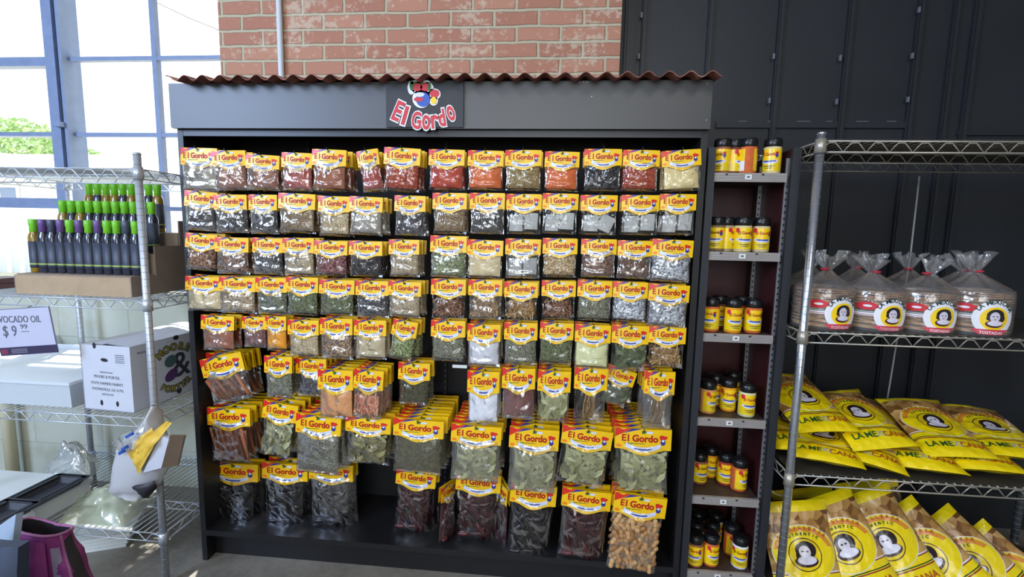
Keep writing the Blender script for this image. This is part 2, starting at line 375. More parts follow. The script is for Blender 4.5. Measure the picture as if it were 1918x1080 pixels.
def put_text(mb, txt, x, y, z, size, mi, rot=0, off=0.0, ext=.0002, sx=1, sz=1):
    me = textmesh(txt, size, off, ext)
    mb.mesh(me, Matrix.Translation((x, y, z)) @ Matrix.Rotation(rot, 4, 'Y') @ Matrix.Diagonal((sx, 1, sz, 1)) @ TX, mi)
def ntz(x, y, z, s=1.0, seed=0): return noise.noise(Vector((x*s+seed, y*s+seed*.7, z*s-seed)))

# ================================================================== THE ROOM
YW, YP = 2.27, 2.42
XL, XBR = at(410, 60, YW).x, at(1163, 60, YW).x
SILL = 1.02
b = MB().box((-7, -6, -.1), (6, YP+.1, 0)); struct(b.build('floor', M['floor']))
b = MB(); b.box((XL, YW, 0), (XBR, YW+.28, 3.6)); struct(b.build('wall_back', M['brick']))
b = MB(); b.box((-7, YW, 0), (XL, YW+.25, SILL)); struct(b.build('wall_back_lower', M['lower']))
b = MB(); b.box((-7, YW, 3.2), (XL, YW+.25, 3.6)); struct(b.build('wall_back_upper', M['brick']))
b = MB(); b.box((-7, YW-.03, SILL), (XL, YW+.27, SILL+.03)); struct(b.build('trim_1', M['lower']))
b = MB(); b.box((XBR, YP, 0), (6, YP+.1, 3.6)); struct(b.build('wall_right', M['partition']))
b = MB(); b.box((-7, -6, 3.6), (6, YP+.4, 3.7)); struct(b.build('ceiling', M['ceil']))
b = MB(); b.box((5, -6, 0), (5.1, YP, 3.6)); struct(b.build('wall_east', M['side']))
b = MB(); b.box((-7.1, -6, 0), (-7, YP, 3.6)); struct(b.build('wall_west', M['side']))
b = MB(); b.box((-7, -6.1, 0), (-3, -6, 3.6)); b.box((2.2, -6.1, 0), (5, -6, 3.6)); b.box((-3, -6.1, 2.8), (2.2, -6, 3.6)); b.box((-3, -6.1, 0), (2.2, -6, .4)); struct(b.build('wall_front', M['side']))
# battens on the black partition
b = MB()
for px, pw in ((1182, 20), (1208, 8), (1332, 9), (1464, 10), (1594, 10), (1724, 11), (1790, 10), (1830, 12)):
    X = at(px, 0, YP).x; hw = pw/2/900*YP*.9
    b.box((X-hw, YP-.018, 0), (X+hw, YP, 3.6)); b.box((X-hw*.55, YP-.026, 0), (X+hw*.55, YP-.018, 3.6))
struct(b.build('trim_2', M['partition']))
b = MB(); z = at(1500, 228, YP).z; xa = at(1340, 228, YP).x; xb = at(1700, 228, YP).x
b.box((xa, YP-.014, z-.03), (xb, YP, z)); b.box((at(1790, 245, YP).x, YP-.014, z-.06), (5, YP, z-.04)); struct(b.build('trim_3', M['partition']))
b = MB()
for k in range(6): b.box((xa+.1+k*.13, YP-.0145, z-.002), (xa+.1+k*.13+random.uniform(.02, .08), YP-.013, z+.001))
for px, py in ((1202, 28), (1197, 105), (1450, 105), (1442, 188), (1575, 108), (1568, 190), (1723, 18), (1710, 104), (1702, 186)):
    p = at(px, py, YP-.03); b.box((p.x-.005, p.y, p.z-.012), (p.x+.004, p.y+.01, p.z+.012))
struct(b.build('trim_4', plain('chipped_paint', rgb(104, 108, 116), .6)))
# conduit
x = at(524, 70, YW-.02).x
b = MB().tube([(x, YW-.018, 0.0), (x, YW-.018, 3.6)], .0125, 12)
tag(b.build('conduit_pipe', M['conduit']), 'thin white conduit running down the brick wall', 'pipe')
# window
b = MB(); zt = 3.2; yf = YW+.1
def X_(px, py=110): return at(px, py, yf).x
xa, xb = at(98, 60, yf).x, at(129, 60, yf).x
b.box((xa, yf-.05, SILL+.03), (xa+.055, yf+.05, zt)); b.box((xa+.06, yf-.035, SILL+.03), (xb-.02, yf+.05, zt)); b.box((xb-.016, yf-.05, SILL+.03), (xb, yf+.05, zt))
xm = at(296, 160, yf).x
b.box((xm-.012, yf-.015, SILL+.03), (xm+.012, yf+.015, zt))
b.box((-3.3-.012, yf-.015, SILL+.03), (-3.3+.012, yf+.015, zt)); b.box((-3.9, yf-.05, SILL+.03), (-3.8, yf+.05, zt))
for (px, py, hh) in ((230, 111, .010), (230, 253, .010), (312, 391, .010)):
    z = at(px, py, yf).z; b.box((xb, yf-.014, z-hh), (XL, yf+.014, z+hh))
for (px, py, hh) in ((50, 119, .022), (50, 253, .010), (40, 380, .026)):
    z = at(px, py, yf).z; b.box((-7, yf-.03, z-hh), (xa, yf+.02, z+hh))
b.box((-7, yf-.03, SILL+.03), (XL, yf+.03, SILL+.06)); b.box((XL-.012, yf-.03, SILL), (XL, yf+.03, zt))
win = struct(b.build('window_1', M['winframe']))
b = MB().box((-7, yf-.002, SILL+.05), (XL-.012, yf+.002, zt)); b.build('pane', M['glass'], win)
b = MB(); p = at(112, 233, yf-.06); b.box((p.x-.02, p.y-.02, p.z-.012), (p.x+.02, p.y+.02, p.z+.012)); b.build('window_latch', M['winframe'], win)
# cream pipe on the lower wall at the left
x = at(14, 820, 2.2).x
tag(MB().tube([(x, 2.21, 0), (x, 2.21, SILL-.1)], .028, 12).build('drain_pipe', plain('cream_pipe', rgb(206, 200, 168), .5)), 'cream pipe running down the low wall behind the left rack', 'pipe')
# ------------------------------------------------------------------ outside
b = MB().box((-60, YW+.4, -.6), (30, 80, -.5)); struct(b.build('ground', M['grass']))
h = thing('house', 'long pale house with white trim beyond the window', 'house')
yh = 16; z0 = -.5; ze = at(50, 336, yh).z; zr = at(50, 318, yh).z
b = MB(); b.box((-30, yh, z0), (at(330, 350, yh).x+1.5, yh+6, ze)); b.build('wall', M['housew'], h)
b = MB(); b.add([(-30, yh-.4, ze), (-9, yh-.4, ze), (-9, yh+3, zr+1.0), (-30, yh+3, zr+1.0)], [(0, 1, 2, 3)]); b.box((-30, yh-.45, ze-.12), (-9, yh-.3, ze+.06)); b.build('roof', M['housetrim'], h)
for px in (5, 30, 62, 92):
    x = at(px, 350, yh).x; b = MB().box((x-.09, yh-.06, z0), (x+.09, yh, ze)); b.build('wall_trim', M['housetrim'], h)
x = at(18, 355, yh).x; b = MB().box((x-.42, yh-.05, ze-1.1), (x+.42, yh-.01, ze-.2)); f = b.build('window', M['housetrim'], h)
MB().box((x-.3, yh-.08, ze-1.0), (x+.3, yh-.05, ze-.3)).build('pane', M['winframe'], f)
def tree(px, py, Y, R, lab, sq=.7, seed=0):
    p = at(px, py, Y); rnd = random.Random(seed)
    t = thing('tree', lab, 'tree', (p.x, Y, -.5))
    b = MB().tube([(0, 0, 0), (.1, 0, p.z*.6), (0, 0, p.z+.5)], [.25, .18, .08], 8); b.build('trunk', M['cardin'], t)
    b = MB()
    for k in range(2600):
        d = Vector((rnd.gauss(0, 1), rnd.gauss(0, 1), rnd.gauss(0, 1))).normalized()*R*rnd.uniform(.5, 1); d.z *= sq
        c = d+Vector((0, 0, p.z+.5)); s = R*rnd.uniform(.025, .06)
        u = Vector((rnd.gauss(0, 1), rnd.gauss(0, 1), rnd.gauss(0, 1))).normalized(); v = u.orthogonal().normalized()
        b.add([c+u*s, c+v*s, c-u*s, c-v*s], [(0, 1, 2, 3)])
    b.build('crown', M['leafout'], t)
tree(40, 290, 24, 2.6, 'green leafy tree above the pale house at far left', .75, 3)
tree(-330, 300, 36, 3.0, 'broad green tree at the left edge of the window view', .7, 4)
tree(165, 305, 25, 1.1, 'small pale green tree right of the window post', .7, 5)
pa, pb = at(288, 2, 8), at(414, 58, 8)
tag(MB().tube([pa+(pa-pb)*.6, pa, (pa+pb)/2-Vector((0, 0, .02)), pb, pb+(pb-pa)], .01, 6).build('utility_wire', M['cardin']), 'thin utility wire slanting down across the sky', 'wire')

# ================================================================== SPICE CABINET
YC = 1.75
cx0, cx1 = -1.438, .507
cab = thing('display_cabinet', 'tall black display cabinet hung full of yellow spice packets', 'cabinet')
zf0, zf1 = at(830, 241, YC).z, at(830, 156, YC).z
T = .022; YB = 2.10
for s, x in ((-1, cx0), (1, cx1-T)):
    b = MB(); b.box((x, YC, 0), (x+T, YB+.03, zf1)); b.build('side_panel', M['black'], cab)
b = MB(); b.box((cx0+T, YB, .02), (cx1-T, YB+.02, zf1)); b.build('back_panel', M['black_in'], cab)
b = MB(); b.box((cx0-.008, YC-.02, zf0), (cx1, YC, zf1)); b.box((cx0-.004, YC-.022, zf0-.004), (cx1, YC-.004, zf0+.004)); b.build('fascia', M['fascia'], cab)
b = MB(); b.box((cx0+T, YC+.001, zf0-.028), (cx1-T, YC+.02, zf0+.01)); b.build('trim_rail', M['lip'], cab)
b = MB(); b.box((cx0+T, YC+.02, zf1-.03), (cx1-T, YB, zf1-.01)); b.build('top_board', M['black'], cab)
zt_ = at(389, 992, YC).z
b = MB(); b.box((cx0+T, YC-.002, zt_-.02), (cx1-T, YB, zt_)); b.box((cx0+T, YC-.004, zt_-.022), (cx1-T, YC+.004, zt_+.002)); b.build('bottom_shelf', M['black'], cab)
b = MB(); b.box((cx0+T, YC+.05, 0), (cx1-T, YC+.07, zt_-.02)); b.build('kick_board', M['black'], cab)
for px in (592, 835, 1110):
    x = at(px, 720, YB).x; b = MB(); b.box((x-.009, YB-.012, zt_), (x+.009, YB-.002, zf1-.05))
    for k in range(60): b.box((x-.0025, YB-.0135, zt_+.03+k*.027), (x+.0025, YB-.0118, zt_+.042+k*.027), 1)
    b.build('slotted_standard', [M['black'], M['inkgrey']], cab)
b = MB()
for px, py in ((1086, 154), (1093, 154), (1100, 154), (1325, 157), (1323, 225), (1108, 181)):
    p = at(px, py, YC-.021); b.lathe([(0, 0), (.0025, .0006)], 6, c=(0, 0, 0)); n = len(b.v)-12
    b.xf(lambda v, p=p: (p.x+v.x, p.y-.001-v.z, p.z+v.y), n)
b.build('screw_head', M['steel'], cab)
# sign board with lettering
sx0, sx1 = at(723, 195, 1.72).x, at(868, 195, 1.72).x; sz0, sz1 = at(795, 238, 1.72).z, at(795, 151, 1.72).z
sg = thing('sign_board', 'square black sign on the cabinet header with red EL GORDO lettering', 'sign', ((sx0+sx1)/2, 1.72, sz0))
sw = sx1-sx0; sh = sz1-sz0
MB().box((-sw/2, 0, 0), (sw/2, .0105, sh)).build('board', M['partition'], sg)
S = 1.72/900*1.0
b = MB(); bw = MB()
def spx(px, py):
    p = at(px, py, 1.717); return p.x-(sx0+sx1)/2, p.z-sz0
for ch, px, py, rt, sz, fx, fz in (('E', 738, 224, .42, .088, .72, 1.1), ('l', 754, 232, .3, .074, 1.2, 1.2), ('G', 779, 240, .08, .08, .62, 1.0), ('o', 798, 241, 0, .082, .66, 1.2), ('r', 814, 239, -.1, .08, .85, 1.1), ('d', 830, 235, -.18, .07, .75, 1.15), ('o', 848, 224, -.32, .088, .58, 1.15)):
    x, z = spx(px, py)
    put_text(bw, ch, x, -.0015, z, sz, 0, rt, off=.0062, ext=.0006, sx=fx, sz=fz)
    put_text(b, ch, x, -.0033, z, sz, 0, rt, off=.0022, ext=.0006, sx=fx, sz=fz)
bw.build('letter_outline', M['white'], sg); b.build('lettering', M['signred'], sg)
def blob(mb, cx, cz, rx, rz, y, mi, n=18, rot=0, wob=.0, t=.0006, a0=0, a1=2*PI):
    pts = []
    for j in range(n):
        a = a0+(a1-a0)*j/n; r = 1+wob*math.sin(3*a+1); x = rx*r*math.cos(a); z = rz*r*math.sin(a)
        pts.append((cx+x*math.cos(rot)-z*math.sin(rot), cz+x*math.sin(rot)+z*math.cos(rot)))
    mb.plate(pts, y-t, y, mi)
b = MB()
def eb(px, py, rx, ry, mi, y=0, rot=0, wob=0):
    x, z = spx(px, py); blob(b, x, z, rx*S, ry*S, -.0006-y, mi, rot=rot, wob=wob)
# white outline silhouettes, then a vegetable bunch over a plain striped patch
for q in ((783, 164, 13, 11), (800, 165, 12, 11), (813, 176, 12, 10), (770, 164, 7, 12), (789, 184, 17, 17), (812, 188, 8, 9), (779, 158, 12, 8), (798, 156, 8, 6)): eb(*q, 0)
for q in ((781, 163, 10, 7, 1), (797, 163, 10, 7, 1), (814, 175, 9, 7, 1), (771, 160, 4, 9, 2), (774, 155, 6, 2.5, 2), (804, 163, 3, 8, 2), (790, 155, 3, 3, 2), (792, 186, 13, 13, 3), (786, 177, 9, 4, 4), (784, 186, 9, 4, 6), (812, 188, 5.5, 6.5, 5)): eb(q[0], q[1], q[2], q[3], min(q[4], 5) if q[4] != 6 else 1, y=.0008+.0003*q[4])
b.build('emblem', [M['white'], M['signred'], M['green'], M['signblue'], M['banner'], M['yprint']], sg)
# corrugated roof
rz = at(840, 141, 1.665).z; rx0, rx1 = at(310, 156, 1.665).x, at(1352, 145, 1.665).x
per = at(1000, 140, 1.665).x-at(962.2, 140, 1.665).x; NX = 340
b = MB()
def rf(u, v, dz=0):
    x = rx0+(rx1-rx0)*u; y = 1.665+(YW-.06-1.665)*v
    return (x, y, rz+.009*math.cos(2*PI*(x-at(834, 135, 1.665).x)/per)+v*.05+dz)
b.grid(lambda u, v: rf(u, v), NX, 3); b.grid(lambda u, v: rf(u, v, -.0025), NX, 3)
b.add([rf(i/NX, 0, k) for i in range(NX+1) for k in (0, -.0025)], [(2*i, 2*i+1, 2*i+3, 2*i+2) for i in range(NX)])
tag(b.build('corrugated_roof', M['rust']), 'rusty corrugated metal sheet roof capping the black cabinet', 'roof sheet')

# ------------------------------------------------------------------ packets
def card_parts(w_, ch, flex=.006):
    """yellow header card, width w_, edge height ch*0.76, centre height ch"""
    b = MB(); hw = w_/2
    def low(x):
        t = abs(x)/hw
        return -ch*(.78+.22*(0.5+0.5*math.cos(PI*min(1, t/.82)))) if t < .82 else -ch*.78
    def fy(x, z): return -.010+.8*flex*(x/hw)**2+.004*(z/ch)
    def g(u, v, dy=0):
        x = -hw+w_*u; z = low(x)*v; return (x, fy(x, z)+dy, z)
    b.grid(lambda u, v: g(u, v), 20, 6, 0); b.grid(lambda u, v: g(1-u, v, .0012), 20, 6, 0)
    b.add([(-hw, -.004, 0), (hw, -.004, 0), (hw, .006, 0), (-hw, .006, 0), (-hw, .006, -ch*.8), (hw, .006, -ch*.8)], [(0, 3, 2, 1), (3, 4, 5, 2)], 0)
    st = len(b.v)
    b.add([(-hw, 0, 0), (-hw*.42, 0, 0), (-hw*.75, 0, -ch*.2), (-hw, 0, -ch*.34)], [(0, 3, 2, 1)], 1)
    b.add([(-hw*.42, -.0001, 0), (-hw*.05, -.0001, 0), (-hw*.5, -.0001, -ch*.12), (-hw*.72, -.0001, -ch*.2)], [(0, 3, 2, 1)], 2)
    put_text(b, 'E', -hw*(.755 if w_ < .15 else .69), -.0006, -ch*.47, ch*.35, 3, 0, off=ch*.009, sx=.86*w_/.134*.075/ch); put_text(b, 'l Gordo', -hw*.02, -.0006, -ch*.47, ch*.35, 3, 0, off=ch*.013, sx=.86*w_/.134*.075/ch)
    b.add([(-hw*.72, -.0004, -ch*.55), (hw*.05, -.0004, -ch*.53), (hw*.05, -.0004, -ch*.55), (-hw*.6, -.0004, -ch*.585)], [(0, 3, 2, 1)], 4)
    # curved banner with blue lettering line
    pts = []; N = 12
    for k in range(N+1):
        t = -1+2*k/N; pts.append((t*hw*.62, -ch*(.77-.16*t*t)))
    for k in range(N):
        (x0, z0), (x1, z1) = pts[k], pts[k+1]; d = ch*.085
        b.add([(x0, -.0008, z0+d), (x0, -.0008, z0-d), (x1, -.0008, z1-d), (x1, -.0008, z1+d)], [(0, 1, 2, 3)], 5)
        if 3 <= k < N-3: b.add([(x0, -.0011, z0+d*.3), (x0, -.0011, z0-d*.35), (x1, -.0011, z1-d*.35), (x1, -.0011, z1+d*.3)], [(0, 1, 2, 3)], 2)
    blob(b, hw*.70, -ch*.30, ch*.14, ch*.10, -.0005, 1, 10, wob=.2, t=.0001); blob(b, hw*.70, -ch*.47, ch*.09, ch*.12, -.0007, 2, 8, t=.0001); blob(b, hw*.70, -ch*.41, ch*.05, ch*.05, -.0009, 5, 8, t=.0001)
    blob(b, hw*.22, -ch*.12, ch*.13, ch*.05, -.0005, 5, 8, t=.0001); blob(b, hw*.02, -ch*.12, ch*.09, ch*.045, -.0006, 4, 8, rot=.4, t=.0001)
    blob(b, -hw*.86, -ch*.66, ch*.10, ch*.06, -.0005, 6, 8, t=.0001)
    for i in range(st, len(b.v)):
        v = b.v[i]; b.v[i] = Vector((v.x, v.y+fy(v.x, v.z)-.0003, v.z))
    # peg hole slot
    b.plate([(-.006, -.006), (.006, -.006), (.006, -.0085), (-.006, -.0085)], -.0112, -.0109, 7)
    return b.me('header_card', [M['yellow'], M['red'], M['blue'], M['redtext'], M['green'], M['banner'], M['orange'], M['ink']])
def bag_mesh(w_, z0, z1, th, seed, amp=.004):
    b = MB(); hw = w_/2
    def f(u, v, s):
        t = 2*u-1; e = max(0, 1-abs(t)**2.6)**.6*max(0, 1-abs(2*v-1)**3.5)**.6
        x = t*hw*(1-.03*math.sin(PI*v)); z = z0+(z1-z0)*v
        y = -s*(.0025+th*e)
        wv = abs(ntz(x, s, z, 22, seed))*2+abs(ntz(x+z*.8, s, z-x, 48, seed+3))
        y -= s*amp*(wv-.5)*(.35+e)
        if v > .97: z += .002*ntz(x, 0, 0, 80, seed)
        return (x, y if s > 0 else -y*-1 if False else y, z)
    b.grid(lambda u, v: f(u, v, 1), 22, 22); b.grid(lambda u, v: f(1-u, v, -1), 8, 8)
    return b.me('plastic_bag', [M['film']])
def pillow_mesh(w_, z0, z1, th, seed):
    b = MB(); hw = w_/2
    def f(u, v, s):
        t = 2*u-1; e = max(0, 1-abs(t)**3)**.6*max(0, 1-abs(2*v-1)**4)**.6
        x = t*hw; z = z0+(z1-z0)*v
        if v == 0: z += .006*ntz(x, 0, 0, 40, seed)
        return (x, -s*(.0012+th*e)-.002*e*ntz(x, 0, z, 40, seed)*(s > 0), z)
    b.grid(lambda u, v: f(u, v, 1), 14, 12); b.grid(lambda u, v: f(1-u, v, -1), 8, 6)
    return b.me('contents', [FILL['tan_powder']])
def bits_mesh(kind, w_, z0, z1, th, seed):
    rnd = random.Random(seed); b = MB(); hw = w_/2; H = z0-z1
    if not kind.startswith('tea'): b.box((-hw*.8, -.001, z1+.006), (hw*.8, .003, z0-.015), 0)
    if kind == 'tea':
        for s in (-1, 1):
            n = len(b.v); b.box((-hw*.40, -.006, -H*.42), (hw*.40, -.002, H*.36))
            r = rnd.uniform(-.06, .06); c = Vector((s*hw*.47, -.002*s, (z0+z1)/2+.004*s))
            b.xf(lambda v: Matrix.Rotation(r, 3, 'Y') @ v + c, n)
    if kind == 'tea2':
        for s, r in ((-1, .03), (1, .42)):
            n = len(b.v); b.box((-hw*.42, -.006, -H*.42), (hw*.42, -.002, H*.34)); c = Vector((s*hw*.46, -.003*s, (z0+z1)/2))
            b.xf(lambda v: Matrix.Rotation(r, 3, 'Y') @ v + c, n)
    if kind == 'sticks':
        for k in range(7):
            x = -hw*.75+hw*1.5*k/6; dx = .012+rnd.uniform(-.006, .006); y = -.006-rnd.uniform(0, .004)
            b.tube([(x-dx, y, z0-.004), (x, y-.001, (z0+z1)/2), (x+dx, y, z1+.006)], .0058, 8)
    if kind == 'twigs':
        for k in range(22):
            x = rnd.uniform(-hw*.25, hw*.3); x2 = x*.4+rnd.uniform(-.02, .02); x3 = x*1.3-.01
            b.tube([(x3, -.005-rnd.random()*.006, z1+.006), (x2, -.006-rnd.random()*.006, (z0+z1)/2), (x, -.004-rnd.random()*.005, z0)], .0016, 5)
        b.f = b.f[6:]; b.m = b.m[6:]; b.sm = b.sm[6:]
    if kind == 'leaves':
        for k in range(60):
            c = Vector((rnd.uniform(-hw*.84, hw*.84), -.004-rnd.random()*th, rnd.uniform(z1+.012, z0-.006)))
            a = rnd.uniform(0, 2*PI); L = rnd.uniform(.016, .031); W = L*rnd.uniform(.25, .45); bend = rnd.uniform(-.005, .005)
            q = Matrix.Rotation(a, 3, 'Y') @ Matrix.Rotation(rnd.uniform(-.35, .35), 3, 'X')
            pts = [(-L, 0, 0), (-L*.4, bend, W), (L*.4, bend, W*.8), (L, 0, 0), (L*.4, bend*.5-.001, -W*.8), (-L*.4, bend*.5-.001, -W)]
            vs = [q @ Vector(p)+c for p in pts]
            for v in vs: v.x = max(-hw*.93, min(hw*.93, v.x)); v.z = max(z1+.003, v.z); v.y = max(-th-.008, min(-.0015, v.y))
            b.add(vs, [(0, 1, 5), (1, 2, 4, 5), (2, 3, 4)], 0, True)
    if kind == 'chunks':
        for k in range(60):
            c = Vector((rnd.uniform(-hw*.82, hw*.82), -.003-rnd.random()*th*.8, z1+.008+(z0-z1-.02)*rnd.random()**1.4)); n = len(b.v)
            L = rnd.uniform(.004, .012); b.box((-L, -.0022, -.0025), (L, .0022, .0025))
            q = Matrix.Rotation(rnd.uniform(0, PI), 3, 'Y') @ Matrix.Rotation(rnd.uniform(-.4, .4), 3, 'Z')
            b.xf(lambda v: q @ v+c, n)
    if kind == 'peanuts':
        for row in range(13):
            for col in range(7):
                if rnd.random() < .06: continue
                cx = -hw*.86+hw*1.72*(col+.5*(row % 2))/6.5; cz = z1+.012+(z0-z1-.02)*row/12.5
                c = Vector((cx+rnd.uniform(-.002, .002), -.004-rnd.random()*th*.8, cz+rnd.uniform(-.002, .002))); n = len(b.v)
                L = rnd.uniform(.015, .019); r = .0082
                b.lathe([(0, -L), (r*.45, -L*.95), (r*.82, -L*.78), (r, -L*.5), (r*.93, -L*.25), (r*.78, 0), (r*.93, L*.25), (r, L*.5), (r*.82, L*.78), (r*.45, L*.95), (0, L)], 12)
                q = Matrix.Rotation(rnd.gauss(0, .55), 3, 'Y')
                b.xf(lambda v: q @ v+c, n)
    if kind == 'chiles':
        for k in range(26):
            c = Vector((rnd.uniform(-hw*.7, hw*.7), -.003-rnd.random()*th, rnd.uniform(z1+.02, z0-.02))); a = rnd.gauss(0, 1.0); L = rnd.uniform(.025, .045); r = rnd.uniform(.006, .010)
            pts = []
            for j in range(5):
                t = j/4*2-1; p = Matrix.Rotation(a, 3, 'Y') @ Vector((.006*math.sin(2*t+k), .002*math.sin(5*t), t*L)); p = p+c
                p.x = max(-hw*.9, min(hw*.9, p.x)); p.z = max(z1+.006, min(z0, p.z)); pts.append(p)
            b.tube(pts, [r*.3, r, r*1.1, r*.8, r*.2], 7)
    return b.me('contents', [FILL['leaves']])
# sizes: name -> (width, total height, card height, bag thickness)
SZ = {'S': (.134, .152, .076, .011), 'L': (.172, .225, .090, .016), 'X': (.165, .275, .088, .020)}
CARD = {k: card_parts(v[0], v[2]) for k, v in SZ.items()}
BAG = {k: [bag_mesh(v[0]*(.97 if k != 'X' else .95), -v[2]*.55, -v[1], v[3]*1.05+.003, sd*11+5, .0045 if k == 'S' else .006) for sd in range(4)] for k, v in SZ.items()}
PIL = {k: [pillow_mesh(v[0]*.88, -v[2]*.80, -v[1]+.010, v[3]*.85, sd*7+2) for sd in range(2)] for k, v in SZ.items()}
_bits = {}
def contents_mesh(kind, k, seed):
    geo = {'tea': 'tea', 'tea2': 'tea2', 'sticks': 'sticks', 'twigs': 'twigs', 'leaves': 'leaves', 'leaves_b': 'leaves', 'leaves_d': 'leaves', 'chunks': 'chunks', 'peanuts': 'peanuts', 'chiles_k': 'chiles', 'chiles_r': 'chiles', 'shrimp': 'chunks', 'nuggets': 'chunks', 'bark': 'chunks'}.get(kind)
    if not geo: return PIL[k][seed % 2]
    key = (geo, k)
    if key not in _bits:
        v = SZ[k]; _bits[key] = bits_mesh(geo, v[0]*.92, -v[2]*.84, -v[1]+.008, v[3]*.8, 5)
    return _bits[key]
MATOF = {'tea': 'teabag', 'tea2': 'teabag', 'chunks': 'twigs', 'nuggets': 'brown_flakes', 'bark': 'brown_flakes'}
NPK = 0
def packet(root_loc, sx, sy, sz, tilt, yaw, kind, size, label, group, pitch=0.0, film=None):
    global NPK
    r = thing('spice_packet', label, 'spice packet', root_loc, (pitch, tilt, yaw), group); r.scale = (sx, sy, sz)
    link('header_card', CARD[size], r)
    bg_ = link('plastic_bag', BAG[size][NPK % 4], r)
    if film: setmat(bg_, M[film])
    c = link('contents', contents_mesh(kind, size, NPK), r); setmat(c, FILL[MATOF.get(kind, kind)])
    NPK += 1
    return r
KN = {'beige_powder': 'beige powder', 'cream_powder': 'cream powder', 'red_powder': 'red powder', 'brown_powder': 'reddish brown powder', 'orange_powder': 'orange powder', 'tan_powder': 'pale orange powder',
 'turmeric': 'bright orange powder', 'maroon_powder': 'maroon powder', 'white_powder': 'white powder', 'pale_green_powder': 'pale yellow powder', 'grey_powder': 'dull grey powder', 'red_flakes': 'red flakes',
 'tan_seeds': 'tan seeds', 'brown_seeds': 'brown seeds', 'olive_seeds': 'olive brown seeds', 'pepper': 'black peppercorns', 'black_pods': 'black pods', 'cloves': 'reddish cloves', 'green_seeds': 'green seeds',
 'beans': 'mottled brown beans', 'green_herb': 'green herb', 'dark_herb': 'dark green herb', 'grey_herb': 'grey green herb', 'crystal': 'clear crystals', 'brown_flakes': 'brown flakes', 'oats': 'tan flakes',
 'dark': 'dark spice', 'tea': 'white tea bags', 'tea2': 'tilted white tea bags', 'sticks': 'cinnamon sticks', 'twigs': 'brown twigs', 'leaves': 'pale green leaves', 'leaves_b': 'olive leaves', 'leaves_d': 'dark green leaves',
 'chunks': 'tan bark chips', 'nuggets': 'brown nuggets', 'bark': 'brown bark pieces', 'peanuts': 'whole peanuts', 'chiles_k': 'black dried chiles', 'chiles_r': 'dark red dried chiles', 'shrimp': 'orange dried shrimp', 'block': 'a dark olive block'}
ORD = ['first', 'second', 'third', 'fourth', 'fifth', 'sixth', 'seventh', 'eighth', 'ninth', 'tenth', 'eleventh', 'twelfth', 'thirteenth', 'fourteenth', 'fifteenth']
ROWN = ['top row', 'second row', 'third row', 'fourth row', 'fifth row', 'sixth row', 'seventh row', 'bottom row']
f2 = 'film2'
